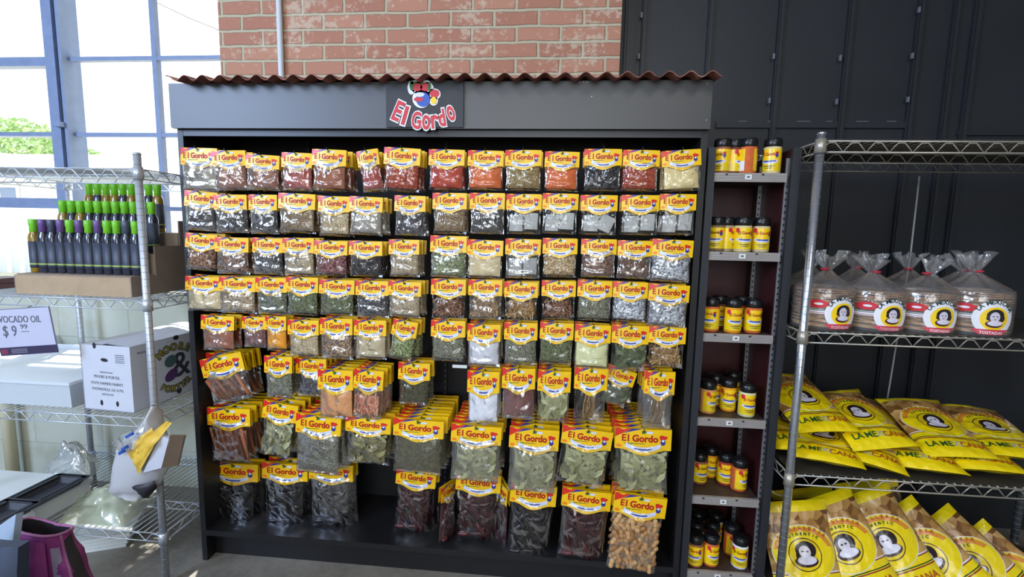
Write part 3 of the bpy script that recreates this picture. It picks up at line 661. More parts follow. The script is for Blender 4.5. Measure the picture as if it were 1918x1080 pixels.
ROWS = [
 (1.700, 'S', [(340, 408, 276, 358, 'grey_powder', 1, 0, 2, f2), (400, 458, 281, 356, 'brown_powder', -3, 8, 2, f2), (464, 523, 289, 356, 'brown_powder', 2, 6, 2, f2), (529, 586, 285, 357, 'red_powder', 2, 0, 2, f2), (586, 650, 279, 357, 'brown_powder', 2, 0, 3, None), (668, 708, 280, 358, 'red_powder', -9, 0, 2, f2), (721, 789, 276, 358, 'red_flakes', 3, 0, 2, None),
   (804, 871, 279, 356, 'red_powder', 1, 0, 1, None), (877, 944, 281, 356, 'orange_powder', 1, 0, 1, None), (947, 1015, 280, 357, 'olive_seeds', 0, 0, 1, None), (1021, 1086, 283, 358, 'orange_powder', 1, 0, 1, None), (1095, 1165, 278, 358, 'black_pods', 0, 0, 1, None), (1168, 1236, 280, 358, 'red_flakes', 1, 0, 1, None), (1239, 1312, 280, 358, 'cream_powder', -4, 0, 1, None)]),
 (1.706, 'S', [(350, 406, 357, 432, 'dark', 3, 8, 2, f2), (403, 461, 363, 436, 'pepper', -1, 6, 2, f2), (467, 520, 363, 438, 'dark', 0, 0, 2, f2), (523, 592, 361, 436, 'brown_seeds', 2, 0, 2, None), (597, 656, 366, 442, 'tan_seeds', 1, 0, 2, None), (656, 718, 367, 440, 'grey_powder', 2, 0, 2, f2), (740, 798, 365, 441, 'dark', 1, 0, 2, f2),
   (811, 875, 360, 438, 'brown_seeds', 0, 0, 1, None), (881, 946, 360, 438, 'pepper', 0, 0, 1, f2), (949, 1015, 362, 438, 'tea', 0, 0, 1, None), (1017, 1084, 361, 438, 'tea', 1, 0, 1, None), (1089, 1157, 364, 440, 'tea2', 0, 0, 1, None), (1165, 1235, 364, 440, 'tea', 0, 0, 1, None), (1237, 1304, 362, 440, 'tea', 0, 0, 1, None)]),
 (1.712, 'S', [(352, 406, 436, 506, 'brown_flakes', 4, 8, 2, None), (406, 465, 443, 513, 'brown_flakes', 1, 5, 2, f2), (474, 530, 444, 514, 'dark', 1, 0, 2, f2), (530, 589, 444, 516, 'tan_seeds', 0, 0, 2, f2), (590, 652, 449, 517, 'cloves', 1, 0, 2, None), (655, 717, 450, 518, 'pepper', 1, 0, 2, None), (729, 786, 447, 518, 'tan_seeds', 0, 0, 2, f2),
   (807, 875, 440, 519, 'green_seeds', 1, 0, 1, f2), (876, 943, 448, 521, 'beige_powder', 1, 0, 1, None), (947, 1013, 446, 521, 'tea', 0, 0, 1, f2), (1017, 1082, 445, 519, 'oats', 0, 0, 1, None), (1089, 1155, 446, 519, 'brown_flakes', 0, 0, 1, f2), (1158, 1223, 449, 522, 'bark', 1, 0, 1, f2), (1223, 1299, 447, 528, 'crystal', 2, 0, 1, f2)]),
 (1.718, 'S', [(351, 414, 516, 582, 'beige_powder', 1, 6, 2, None), (413, 478, 517, 586, 'oats', 1, 4, 2, f2), (480, 538, 518, 588, 'green_herb', 0, 0, 2, f2), (537, 597, 517, 590, 'green_herb', 1, 0, 2, None), (599, 665, 522, 590, 'green_herb', 1, 0, 2, None), (667, 728, 524, 594, 'dark', 0, 0, 2, f2), (729, 790, 525, 594, 'tan_seeds', 2, 0, 2, f2),
   (808, 873, 521, 596, 'nuggets', 0, 0, 1, None), (878, 941, 522, 598, 'chunks', 0, 0, 1, f2), (945, 1008, 526, 600, 'chunks', 0, 0, 1, None), (1015, 1079, 524, 598, 'bark', 0, 0, 1, None), (1082, 1147, 524, 600, 'grey_herb', 0, 0, 1, None), (1149, 1214, 526, 602, 'crystal', 1, 0, 1, None), (1216, 1292, 531, 612, 'crystal', 2, 0, 1, f2)]),
 (1.728, 'S', [(378, 440, 589, 656, 'brown_powder', 1, 0, 1, None), (455, 498, 591, 650, 'maroon_powder', 0, 0, 1, f2), (498, 537, 590, 656, 'turmeric', 0, 0, 1, None), (540, 598, 597, 668, 'tan_seeds', 0, 0, 1, None), (600, 661, 594, 672, 'beans', 0, 0, 2, f2), (664, 724, 597, 672, 'beige_powder', 0, 0, 2, f2), (738, 784, 598, 675, 'green_seeds', 9, 0, 2, None),
   (808, 872, 598, 676, 'grey_herb', 0, 0, 1, None), (876, 938, 605, 686, 'white_powder', 0, 0, 3, f2), (945, 1007, 602, 684, 'grey_herb', 0, 0, 1, None), (1012, 1075, 602, 682, 'green_herb', 1, 0, 1, None), (1078, 1145, 606, 690, 'pale_green_powder', 1, 0, 1, None), (1147, 1216, 607, 694, 'leaves_d', 1, 0, 2, None), (1216, 1285, 610, 688, 'chunks', 1, 0, 1, None)]),
 (1.738, 'S', [(374, 452, 664, 752, 'sticks', -14, 0, 3, f2), (496, 548, 665, 744, 'grey_herb', 0, 0, 2, None), (555, 612, 669, 742, 'dark', 0, 0, 3, f2), (596, 662, 690, 784, 'tan_powder', 0, 0, 4, None), (665, 720, 690, 784, 'shrimp', 4, 0, 3, f2), (747, 806, 677, 758, 'dark_herb', 1, 0, 2, None),
   (876, 936, 693, 794, 'white_powder', 0, 0, 3, None), (941, 1003, 687, 784, 'maroon_powder', 0, 0, 2, f2), (1008, 1070, 692, 790, 'leaves', 1, 0, 4, None), (1077, 1139, 686, 790, 'twigs', 1, 0, 2, None), (1141, 1194, 688, 760, 'leaves_d', 17, 0, 1, f2), (1208, 1265, 693, 802, 'twigs', 1, 0, 3, f2)]),
 (1.750, 'L', [(389, 469, 762, 864, 'sticks', -1, 0, 5, None), (496, 560, 752, 856, 'leaves', 8, 0, 4, None), (556, 640, 775, 886, 'grey_herb', 3, 0, 5, f2), (649, 733, 779, 868, 'leaves_b', 2, 0, 5, None), (738, 832, 783, 886, 'block', 2, 0, 8, None), (846, 940, 794, 900, 'leaves', 2, 0, 7, f2), (955, 1048, 800, 920, 'leaves', 2, 0, 7, f2), (1055, 1149, 800, 908, 'leaves', 7, 0, 5, None), (1152, 1258, 800, 922, 'leaves', 0, 0, 9, None)]),
 (1.770, 'X', [(394, 484, 864, 990, 'chiles_k', 1, 0, 1, None), (492, 577, 865, 984, 'chiles_k', 1, 0, 1, None), (580, 662, 866, 984, 'chiles_k', 1, 0, 1, f2), (744, 818, 877, 996, 'chiles_r', 5, 0, 1, None), (855, 939, 885, 1010, 'chiles_r', 2, 0, 1, None), (958, 1044, 905, 1045, 'chiles_k', 4, 0, 1, None), (1054, 1146, 915, 1048, 'chiles_r', 4, 0, 1, None), (1152, 1250, 925, 1068, 'peanuts', 5, 0, 2, None)]),
]
hookm = MB().tube([(0, -.002, 0), (0, .33, 0)], .0018, 6); hookm.tube([(0, -.002, 0), (0, -.010, .003), (0, -.013, .010)], .0018, 6)
hookme = hookm.me('peg_hook', [plain('dark_wire', rgb(60, 60, 64), .4, metal=.5)])
for ri, (Yp, size, items) in enumerate(ROWS):
    W0, H0, CH, TH = SZ[size]
    for ci, (x0, x1, t0, b0, kind, tilt, yaw, nb, fm) in enumerate(items):
        Yk = Yp
        if ri == 7: Yk = (1.86, 1.86, 1.86, 1.86, 1.84, 1.79, 1.77, 1.735)[ci]
        if ri == 5 and ci in (2, 5, 10, 0): Yk = 1.765
        if ri == 6 and ci in (0, 1): Yk = 1.785
        cxp = (x0+x1)/2
        pa, pb = at(x0, t0, Yk), at(x1, t0, Yk); pc = at(cxp, t0+1.5, Yk); pz = at(cxp, b0, Yk)
        ww = (pb-pa).x; hh = pc.z-pz.z
        sx = ww/W0/max(.6, math.cos(math.radians(tilt))); sz = hh/H0; sy = 1.0
        kn = KN[kind]; where = '%s, %s from the left' % (ROWN[ri], ORD[ci])
        lab = 'packet of %s under a yellow card, %s' % (kn, where)
        packet((pc.x, Yk, pc.z), sx, sy, sz, math.radians(tilt), math.radians(yaw), kind, size, lab, 'front packets on the cabinet pegs', film=fm)
        hk = link('peg_hook', hookme, None, (pc.x, Yk-.014, pc.z-.004)); hk.scale = (1, min(1, (YB-.004-Yk+.014)/.33), 1)
        tag(hk, 'dark wire peg hook of the %s packets, %s' % (kn, where.replace('the ', '')), 'peg hook', 'peg hooks in the cabinet')
        step = min(.036, (YB-.05-Yk)/(nb+1)) if nb > 3 else .034
        for k in range(nb):
            yy = Yk+.012+step*(k+1)
            jx = random.uniform(-.004, .004); 
            packet((pc.x+jx, yy, pc.z+random.uniform(-.002, .001)), sx, .7, sz*random.uniform(.98, 1.0), math.radians(random.uniform(-2, 2)+tilt*.3), math.radians(random.uniform(-3, 3)), kind, size,
                   'spare %s packets behind the front one, %s' % (kn, where.replace('the ', '')), 'spare packets behind peg %s of the %s' % (ORD[ci], ROWN[ri]), film=fm)
# edge-on chile packets turned sideways in the bottom row
for px, t0, b0, ya, lab in ((838, 905, 1008, 68, 'packet of dark chiles turned edge-on between two chile packets, bottom row'), (946, 905, 1024, -66, 'packet of dark chiles turned sideways left of the black chile packet, bottom row')):
    p = at(px, t0, 1.83); q = at(px, b0, 1.83)
    packet((p.x, 1.83, p.z), .62, 1, (p.z-q.z)/.275, math.radians(4), math.radians(ya), 'chiles_r', 'X', lab, 'front packets on the cabinet pegs')
p = at(861, 686, 1.76); b = MB().box((p.x-.028, 1.76, p.z-.006), (p.x+.028, 1.762, p.z+.006)); tag(b.build('price_ticket', M['sticker']), 'small white price ticket on a peg left of the white powder packet', 'price ticket')

# ================================================================== JAR SHELF UNIT
jx0, jx1 = .5125, .812
ZJ = at(1400, 277, YC).z
ju = thing('jar_shelf_unit', 'narrow dark red wood shelf unit of spice jars right of cabinet', 'shelf unit')
for xa, xb in ((jx0, jx0+.018), (jx1-.018, jx1)):
    b = MB(); b.box((xa, YC+.004, 0), (xb, YC+.34, ZJ)); b.build('side_panel', M['mahog'], ju)
b = MB().box((jx0-.002, YC-.012, 0), (jx0+.022, YC+.004, ZJ)); b.box((jx1-.026, YC-.012, 0), (jx1+.002, YC+.004, ZJ)); b.build('front_post', M['partition'], ju)
MB().box((jx0+.018, YC+.325, 0), (jx1-.018, YC+.34, ZJ-.02)).build('back_panel', M['mahog'], ju)
for yy in (YC+.018, YC+.24):
    for s in (0, 1):
        xx = jx1-.018-.0135 if s else jx0+.018
        b = MB(); b.box((xx, yy, .02), (xx+.0135, yy+.006, ZJ-.03))
        for k in range(70): b.box((xx+.004, yy-.0008, .05+k*.022), (xx+.0095, yy, .058+k*.022), 1)
        b.build('slotted_standard', [M['steel'], M['ink']], ju)
SHZ = []
for (xx, yy_) in ((1405, 324), (1394, 472), (1379, 625.5), (1367, 784), (1354, 931)):
    SHZ.append(at(xx, yy_, YC).z)
SHZ.append(SHZ[-1]-.30)
for i, z in enumerate(SHZ):
    b = MB().box((jx0+.020, YC+.008, z-.022), (jx1-.034, YC+.30, z-.002)); sh_ = b.build('shelf', M['shelf_brown'], ju)
    b = MB().box((jx0+.022, YC-.004, z-.030), (jx1-.036, YC+.008, z))
    for k in range(3): b.box((jx0+.022, YC-.0055, z-.009-k*.008), (jx1-.036, YC-.004, z-.006-k*.008))
    for fx in (.06, .18): b.box((jx0+fx, YC-.0065, z-.008), (jx0+fx+.008, YC-.005, z-.003), 1)
    b.build('ticket_strip', [M['strip'], M['ink']], sh_)
    b = MB().box((jx0+.125, YC-.0075, z-.022), (jx0+.147, YC-.006, z-.006)); b.box((jx0+.131, YC-.0078, z-.017), (jx0+.141, YC-.0074, z-.011), 1); b.build('price_sticker', [M['sticker'], M['inkgrey']], sh_)
# jars
JR, JH = .029, .122
def mk_jar_meshes():
    body = MB().lathe([(JR*.9, .001), (JR, .006), (JR, .090), (JR*.93, .096)], 24).me('jar_body', [FILL['brown_powder']])
    b = MB().lathe([(JR*.97, .094), (JR*1.0, .095), (JR*1.0, .119), (JR*.9, JH), (0, JH)], 24); b.lathe([(JR*.78, JH), (JR*.8, JH+.002), (JR*.6, JH+.002), (0, JH+.001)], 20); lidm = b.me('lid', [M['lid']])
    k = NT('jar_label_print'); uv = k.coord('UV'); sp = k.n('ShaderNodeSeparateXYZ'); k.l(uv, sp.inputs[0]); u, v = sp.outputs[0], sp.outputs[1]
    col = k.mix(k.math('MULTIPLY', k.math('LESS_THAN', v, .36), .35), rgb(248, 204, 10), rgb(200, 190, 30))
    col = k.mix(k.ell(uv, .30, .46, .20, .13), col, rgb(206, 214, 240)); col = k.mix(k.ell(uv, .30, .45, .15, .05), col, rgb(60, 80, 160))
    col = k.mix(k.ell(uv, .30, .56, .21, .08), col, rgb(248, 204, 10))
    col = k.mix(k.ell(uv, .46, .72, .035, .12), col, rgb(60, 60, 140)); col = k.mix(k.ell(uv, .46, .83, .04, .05), col, rgb(205, 40, 30))
    col = k.mix(k.ell(uv, .12, .9, .05, .12), col, rgb(210, 40, 60)); col = k.mix(k.ell(uv, .30, .22, .14, .03), col, rgb(120, 104, 30)); col = k.mix(k.ell(uv, .30, .13, .1, .025), col, rgb(120, 104, 30))
    white = k.math('MULTIPLY', k.math('GREATER_THAN', u, .62), k.math('LESS_THAN', v, .45)); col = k.mix(white, col, rgb(230, 232, 236))
    wn = k.n('ShaderNodeTexWave'); wn.inputs['Scale'].default_value = 40; k.l(uv, wn.inputs['Vector']); bars = k.math('MULTIPLY', k.ell(uv, .78, .2, .08, .14), k.math('GREATER_THAN', wn.outputs['Fac'], .5)); col = k.mix(bars, col, rgb(30, 30, 34))
    k.l(col, k.b.inputs['Base Color']); k.b.inputs['Roughness'].default_value = .35; k.b.inputs['Coat Weight'].default_value = .3
    b = MB(); r = JR+.0006
    # label wraps 300 degrees, its middle-left facing front (-y)
    def lf(u_, v_): a = -PI/2+(u_-.30)*2*PI*.84; return (r*math.cos(a), r*math.sin(a), .012+.074*v_)
    b.grid(lf, 36, 1, 0, True); st = len(b.v)
    put_text(b, 'El Gordo', -.002, 0, .064, .0145, 1, 0, off=.0005, ext=.0001, sx=.85)
    b.xf(lambda p: ((r+.0005)*math.sin(p.x/r), -(r+.0005)*math.cos(p.x/r), p.z), st)
    lab = b.me('label', [k.m, M['redtext']])
    shell = MB().lathe([(JR*.93, .0), (JR*1.004, .005), (JR*1.004, .091), (JR*.96, .0965)], 24).me('jar_glass', [M['jarclear']])
    return body, lidm, lab
JB, JL, JLAB = mk_jar_meshes()
def jar(x, y, z, rot, fillk, label, group):
    r = thing('spice_jar', label, 'spice jar', (x, y, z), (0, 0, rot), group)
    o = link('jar_body', JB, r); setmat(o, FILL[fillk]); link('lid', JL, r); link('label', JLAB, r); return r
# per shelf: (pixel x, Y or None, pixel y of base, turn, fill)
JARS = [
 [(1345, 1.80, 0, -.9, 'brown_powder'), (1374, 1.81, 0, .9, 'maroon_powder'), (1401, 1.79, 0, 1.9, 'orange_powder'), (1446, 1.79, 0, -.7, 'cream_powder'), (1358, 1.88, 0, .2, 'maroon_powder')],
 [(1337, 1.80, 0, -.6, 'brown_seeds'), (1359, 1.81, 0, 1.2, 'tan_seeds'), (1391, 1.79, 0, 0, 'cream_powder'), (1425, 1.80, 0, -.1, 'beige_powder'), (1408, 1.87, 0, .3, 'brown_powder')],
 [(1327, 1.80, 0, -.7, 'orange_powder'), (1347, 1.88, 0, -.2, 'maroon_powder'), (1373, 1.79, 0, .1, 'turmeric'), (1388, 1.87, 0, .5, 'red_powder'), (1410, 1.80, 0, 0, 'orange_powder')],
 [(1326, 1.815, 0, .7, 'tan_powder'), (1340, 1.90, 0, .2, 'brown_powder'), (1364, 1.85, 0, -.2, 'turmeric'), (1399, 1.80, 0, .1, 'pale_green_powder'), (1372, 1.95, 0, 0, 'pepper')],
 [(1310, 1.86, 0, .3, 'brown_powder'), (1331, 1.92, 0, 0, 'turmeric'), (1358, 1.865, 0, -.1, 'red_powder'), (1384, 1.825, 0, .8, 'orange_powder')],
]
SN = ['top shelf', 'second shelf', 'third shelf', 'fourth shelf', 'fifth shelf']
JW = ['first', 'second', 'third', 'fourth', 'fifth']
for si, js in enumerate(JARS):
    order = sorted(range(len(js)), key=lambda i: js[i][0])
    rank = {i: n for n, i in enumerate(order)}
    for i, (px, yy, _, rt, fk) in enumerate(js):
        p = at(px, 300+si*150, yy); zz = SHZ[si]-.002
        for _k in range(4):
            d = Vector((p.x, yy, zz+.06-CAMZ)); py_ = 540-FPX*(d.dot(UP))/(d.dot(FW)); p = at(px, py_, yy)
        xx = max(jx0+.018+.0135+JR+.002, min(jx1-.034-JR, p.x))
        jar(xx, yy, zz, rt, fk, 'yellow-labelled spice jar on the %s of the jar unit, %s from the left' % (SN[si], JW[rank[i]]), 'spice jars in the narrow shelf unit')
z6 = SHZ[5]-.002
for i, (x, y, rt, d) in enumerate(((.575, 1.79, -.5, 'front left corner'), (.637, 1.80, .4, 'front row, second from left'), (.745, 1.80, -.3, 'front right corner'), (.60, 1.87, 0, 'second row, left'), (.665, 1.88, .3, 'second row, middle'), (.74, 1.875, .6, 'second row, right'), (.70, 1.95, 0, 'back row, right'), (.628, 1.95, 0, 'back row, left'))):
    jar(x, y, z6, rt, ['brown_powder', 'orange_powder', 'white_powder', 'turmeric'][i % 4], 'yellow-labelled spice jar on the lowest jar shelf, '+d, 'spice jars in the narrow shelf unit')

# ================================================================== WIRE RACKS
def post_mesh(z1, r=.0135, mat=None):
    b = MB(); b.lathe([(r, 0), (r, z1)], 16); z = .03
    while z < z1-.03: b.lathe([(r*1.012, z), (r*1.012, z+.0016)], 16, 1); z += .0254
    b.lathe([(r*1.04, z1-.006), (r*1.04, z1), (r*.8, z1+.003)], 16)
    return b.me('post', [mat, M['steel']])
def wire_shelf(name, x0, x1, y0, y1, z, mat, parent, trusses, per=.066, wires=True, liner=None, wr=.0022, sidetruss=True, spacing=.026):
    b = MB(); H = .034
    for y in trusses:
        b.tube([(x0, y, z), (x1, y, z)], wr*1.3, 6); b.tube([(x0, y, z-H), (x1, y, z-H)], wr*1.3, 6)
        pts = []; n = int((x1-x0)/per); pp = (x1-x0)/n
        for k in range(n):
            xx = x0+k*pp
            pts += [(xx, y, z-H), (xx+pp*.22, y, z-H*.45), (xx+pp*.36, y, z-.005), (xx+pp*.64, y, z-.005), (xx+pp*.78, y, z-H*.45)]
        pts.append((x1, y, z-H)); b.tube(pts, wr, 5)
    for x in (x0, x1):
        b.tube([(x, y0, z), (x, y1, z)], wr*1.3, 6); b.tube([(x, y0, z-H), (x, y1, z-H)], wr*1.3, 6)
        n = int((y1-y0)/per); pp = (y1-y0)/n; pts = []
        for k in range(n): yy = y0+k*pp; pts += [(x, yy, z-H), (x, yy+pp*.4, z-.004), (x, yy+pp*.6, z-.004)]
        pts.append((x, y1, z-H)); b.tube(pts, wr, 5)
    if wires:
        n = int((x1-x0)/spacing)
        for k in range(1, n): xx = x0+(x1-x0)*k/n; b.tube([(xx, y0, z+.002), (xx, y1, z+.002)], wr*.8, 5)
    for x in (x0, x1):
        for y in (y0, y1): b.lathe([(.0175, -H-.004), (.016, .006)], 14, c=(x, y, z))
    o = b.build(name, mat, parent)
    if liner: MB().box((x0+.012, y0+.004, z+.0045), (x1-.012, y1-.004, z+.0065)).build('shelf_liner', liner, o)
    return o
RY0, RY1 = 1.65, 2.11
RX0 = at(1500, 640, RY0).x+.004; RX1 = at(1904, 980, RY1).x
rk = thing('wire_rack', 'chrome wire shelving rack at right holding tostadas and yellow chip bags', 'rack')
ZP = at(1533, 249, RY0).z
pm = post_mesh(ZP, .0135, M['chrome'])
for x in (RX0, RX1):
    for y in (RY0, RY1): link('post', pm, rk, (x, y, 0))
ZR = [at(1544, 264, RY0).z, at(1508, 622, RY0).z, at(1487, 889, RY0).z]; ZR.append(.12)
for i, z in enumerate(ZR):
    wire_shelf('wire_shelf', RX0, RX1, RY0, RY1, z, M['chrome_r'], rk, (RY0, 1.88, RY1), .067, True, M['liner'])
x = at(1718, 400, RY1+.06).x
tag(MB().tube([at(1722, 330, 2.2), at(1705, 480, 2.2), at(1660, 760, 2.2), at(1648, 930, 2.2), at(1640, 1080, 2.2)], .0035, 6).build('hanging_cord', plain('pale_cord', rgb(176, 174, 168), .5)), 'thin grey cord hanging behind the right wire rack', 'cord')

# ---- tostada packs
def emblem_nodes(k, uv, col, cx, cy, r, yel=(250, 206, 20), ax=1.0):
    e = lambda dx, dy, rx, ry, c, cc: k.mix(k.ell(uv, cx+dx*r*ax, cy+dy*r, rx*r*ax, ry*r), cc, rgb(*c))
    col = e(0, 0, 1.0, 1.0, (232, 232, 236), col); col = e(.02, -.04, .68, .68, yel, col)
    col = e(.05, .16, .42, .36, (36, 28, 34), col); col = e(-.22, -.02, .16, .13, (36, 28, 34), col); col = e(.38, .0, .14, .2, (36, 28, 34), col); col = e(.02, -.34, .42, .22, (70, 40, 44), col)
    col = e(.02, .06, .24, .3, (214, 206, 222), col); col = e(.06, -.30, .36, .15, (222, 216, 230), col)
    col = e(-.06, .10, .05, .03, (50, 40, 50), col); col = e(.12, .10, .05, .03, (50, 40, 50), col); col = e(.03, -.07, .06, .025, (150, 60, 70), col)
    return col
def mk_tostada_print():
    k = NT('tostada_bag_print'); uv = k.coord('UV'); base = rgb(235, 235, 238)
    sp = k.n('ShaderNodeSeparateXYZ'); k.l(uv, sp.inputs[0]); u, v = sp.outputs[0], sp.outputs[1]
    cx, cy, r = .66, .47, .43; AX = .60
    band = lambda a, b_: k.math('MULTIPLY', k.math('GREATER_THAN', v, a), k.math('LESS_THAN', v, b_))
    left = k.math('LESS_THAN', u, .62)
    stripes = k.math('MULTIPLY', band(.43, .56), left)
    col = k.mix(k.math('MULTIPLY', band(.52, .545), left), base, rgb(60, 100, 80)); col = k.mix(k.math('MULTIPLY', band(.455, .475), left), col, rgb(170, 60, 60))
    ring = k.ell(uv, cx, cy, r*1.12*AX, r*1.13)
    badge = k.ell(uv, .26, .73, .17, .12)
    red = k.math('MULTIPLY', k.ell(uv, cx-.03, cy-.02, r*1.2*AX, r*1.2), k.math('LESS_THAN', v, .15))
    col = emblem_nodes(k, uv, col, cx, cy+.0, r*1.12, ax=AX)
    col = k.mix(badge, col, rgb(206, 40, 52)); col = k.mix(k.ell(uv, .27, .73, .07, .035), col, base)
    col = k.mix(red, col, rgb(206, 60, 80))
    mask = k.math('MAXIMUM', k.math('MAXIMUM', stripes, ring), k.math('MAXIMUM', badge, red))
    k.l(col, k.b.inputs['Base Color']); k.b.inputs['Roughness'].default_value = .35; k.b.inputs['Coat Weight'].default_value = .4; k.l(mask, k.b.inputs['Alpha']); return k.m
TP = mk_tostada_print()
TR, TH_ = .092, .135
TOAST = fill('toasted_tortilla', rgb(196, 150, 92), rgb(226, 188, 132), 30, bump=.4)
TOASTD = fill('toasted_tortilla_edge', rgb(150, 100, 56), rgb(206, 162, 106), 60, bump=.4)
def mk_tostada():
    st = MB(); rnd = random.Random(3); z = .004
    while z < TH_-.004:
        r = TR*rnd.uniform(.93, .98); cx, cy = rnd.uniform(-.003, .003), rnd.uniform(-.003, .003); t = rnd.uniform(.0028, .0042); n = len(st.v)
        st.lathe([(0, z), (r*.96, z), (r, z+t*.4), (r*.97, z+t*.8), (0, z+t*.8)], 28, 1 if rnd.random() < .5 else 0, (cx, cy, 0)); a, bb = rnd.uniform(-.05, .05), rnd.uniform(-.05, .05)
        ph = rnd.uniform(0, 6); st.xf(lambda v: (v.x, v.y, v.z+a*v.x+bb*v.y+.0012*math.sin(3*math.atan2(v.y, v.x)+ph)), n); z += t+.0006
    sme = st.me('tostada_stack', [TOAST, TOASTD])
    bags = []
    for sd in range(4):
        b = MB(); rr = random.Random(sd); kx, ky = rr.uniform(-.03, .03), rr.uniform(-.02, .02); fl = rr.uniform(.8, 1.2)
        prof = [(1.02, 0), (1.05, .01), (1.05, .06), (1.05, .12), (1.02, TH_+.004), (.86, TH_+.014), (.6, TH_+.028), (.36, TH_+.042), (.16, TH_+.056), (.10, TH_+.064), (.16, TH_+.072), (.30*fl, TH_+.088), (.42*fl, TH_+.104), (.50*fl, TH_+.118)]
        def f(u, v):
            i = v*(len(prof)-1); j = min(len(prof)-2, int(i)); t = i-j; r = (prof[j][0]*(1-t)+prof[j+1][0]*t)*TR; z_ = prof[j][1]*(1-t)+prof[j+1][1]*t
            a = 2*PI*u; k_ = max(0, (z_-TH_)/.118)
            r *= 1+k_*.28*math.sin(9*a+sd)+k_*.2*math.sin(5*a+2*sd+z_*30)+.02*ntz(math.cos(a), math.sin(a), z_*10, 3, sd)*(1 if z_ > .1 else .3)
            return (r*math.cos(a)+kx*k_, r*math.sin(a)+ky*k_, z_+k_*.012*math.sin(4*a+sd))
        b.grid(f, 60, 39); bags.append(b.me('plastic_bag', [M['bread']]))
    b = MB(); r = TR*1.07
    def lf(u, v): a = -PI/2+(u-.5)*1.95; return (r*math.cos(a), r*math.sin(a), .006+.112*v)
    b.grid(lf, 30, 1, 0, True); st_ = len(b.v)
    import string
    txt = 'LA MEXICANA'; ccx = (.66-.5)*1.95*r; ccz = .006+.112*.47
    for i, ch in enumerate(txt):
        a = math.radians(148-i*11.8)
        put_text(b, ch, ccx+0+.0440*math.cos(a), 0, ccz+.0450*math.sin(a), .018, 1, PI/2-a, off=.0006, ext=.0001)
    put_text(b, 'TOSTADAS', ccx-.004, 0, .0085, .012, 2, 0, off=.0003, ext=.0001)
    b.xf(lambda p: ((r+.0006)*math.sin(p.x/r), -(r+.0006)*math.cos(p.x/r), p.z), st_)
    lme = b.me('printed_label', [TP, plain('dark_green_ink', rgb(34, 66, 60), .5), M['white']])
    tie = MB().lathe([(.0125, -.004), (.015, 0), (.0125, .004)], 12, c=(0, 0, TH_+.064)).me('tie', [plain('red_bag_tie', rgb(170, 40, 56), .5)])
    return sme, bags, lme, tie
TS, TB, TL, TT = mk_tostada()
def tostada(x, y, rot, k, label, sc_=1):
    r = thing('tostada_pack', label, 'tostada pack', (x, y, ZR[1]+.0068), (0, 0, rot), 'tostada packs on the middle rack shelf'); r.scale = (sc_, sc_, sc_)
    link('tostada_stack', TS, r); link('plastic_bag', TB[k], r); link('printed_label', TL, r); link('tie', TT, r)
tz = .94
for i, (px, rot, lab) in enumerate(((1537, .03, 'pack of tostadas in a tied clear bag, leftmost beside the rack post'), (1633, .0, 'pack of tostadas in a tied clear bag, second from the left'), (1726, .03, 'pack of tostadas with the widest flared bag top, third from the left'), (1822, 0, 'pack of tostadas in a tied clear bag, rightmost of the front row'))):
    p = at(px, 585, 1.665+.09); tostada(p.x, 1.665+.09, rot-.15-.1*i, i, lab, (1.0, .97, .97, 1.03)[i])
for i, (px, lab) in enumerate(((1508, 'pack of tostadas in the back row behind the rack post'), (1600, 'pack of tostadas in the back row between the first two front packs'), (1695, 'pack of tostadas in the back row between the middle front packs'), (1800, 'pack of tostadas in the back row behind the rightmost front pack'))):
    p = at(px, 560, 1.955); tostada(p.x, 1.955, .3*i, (i+2) % 4, lab, .98)

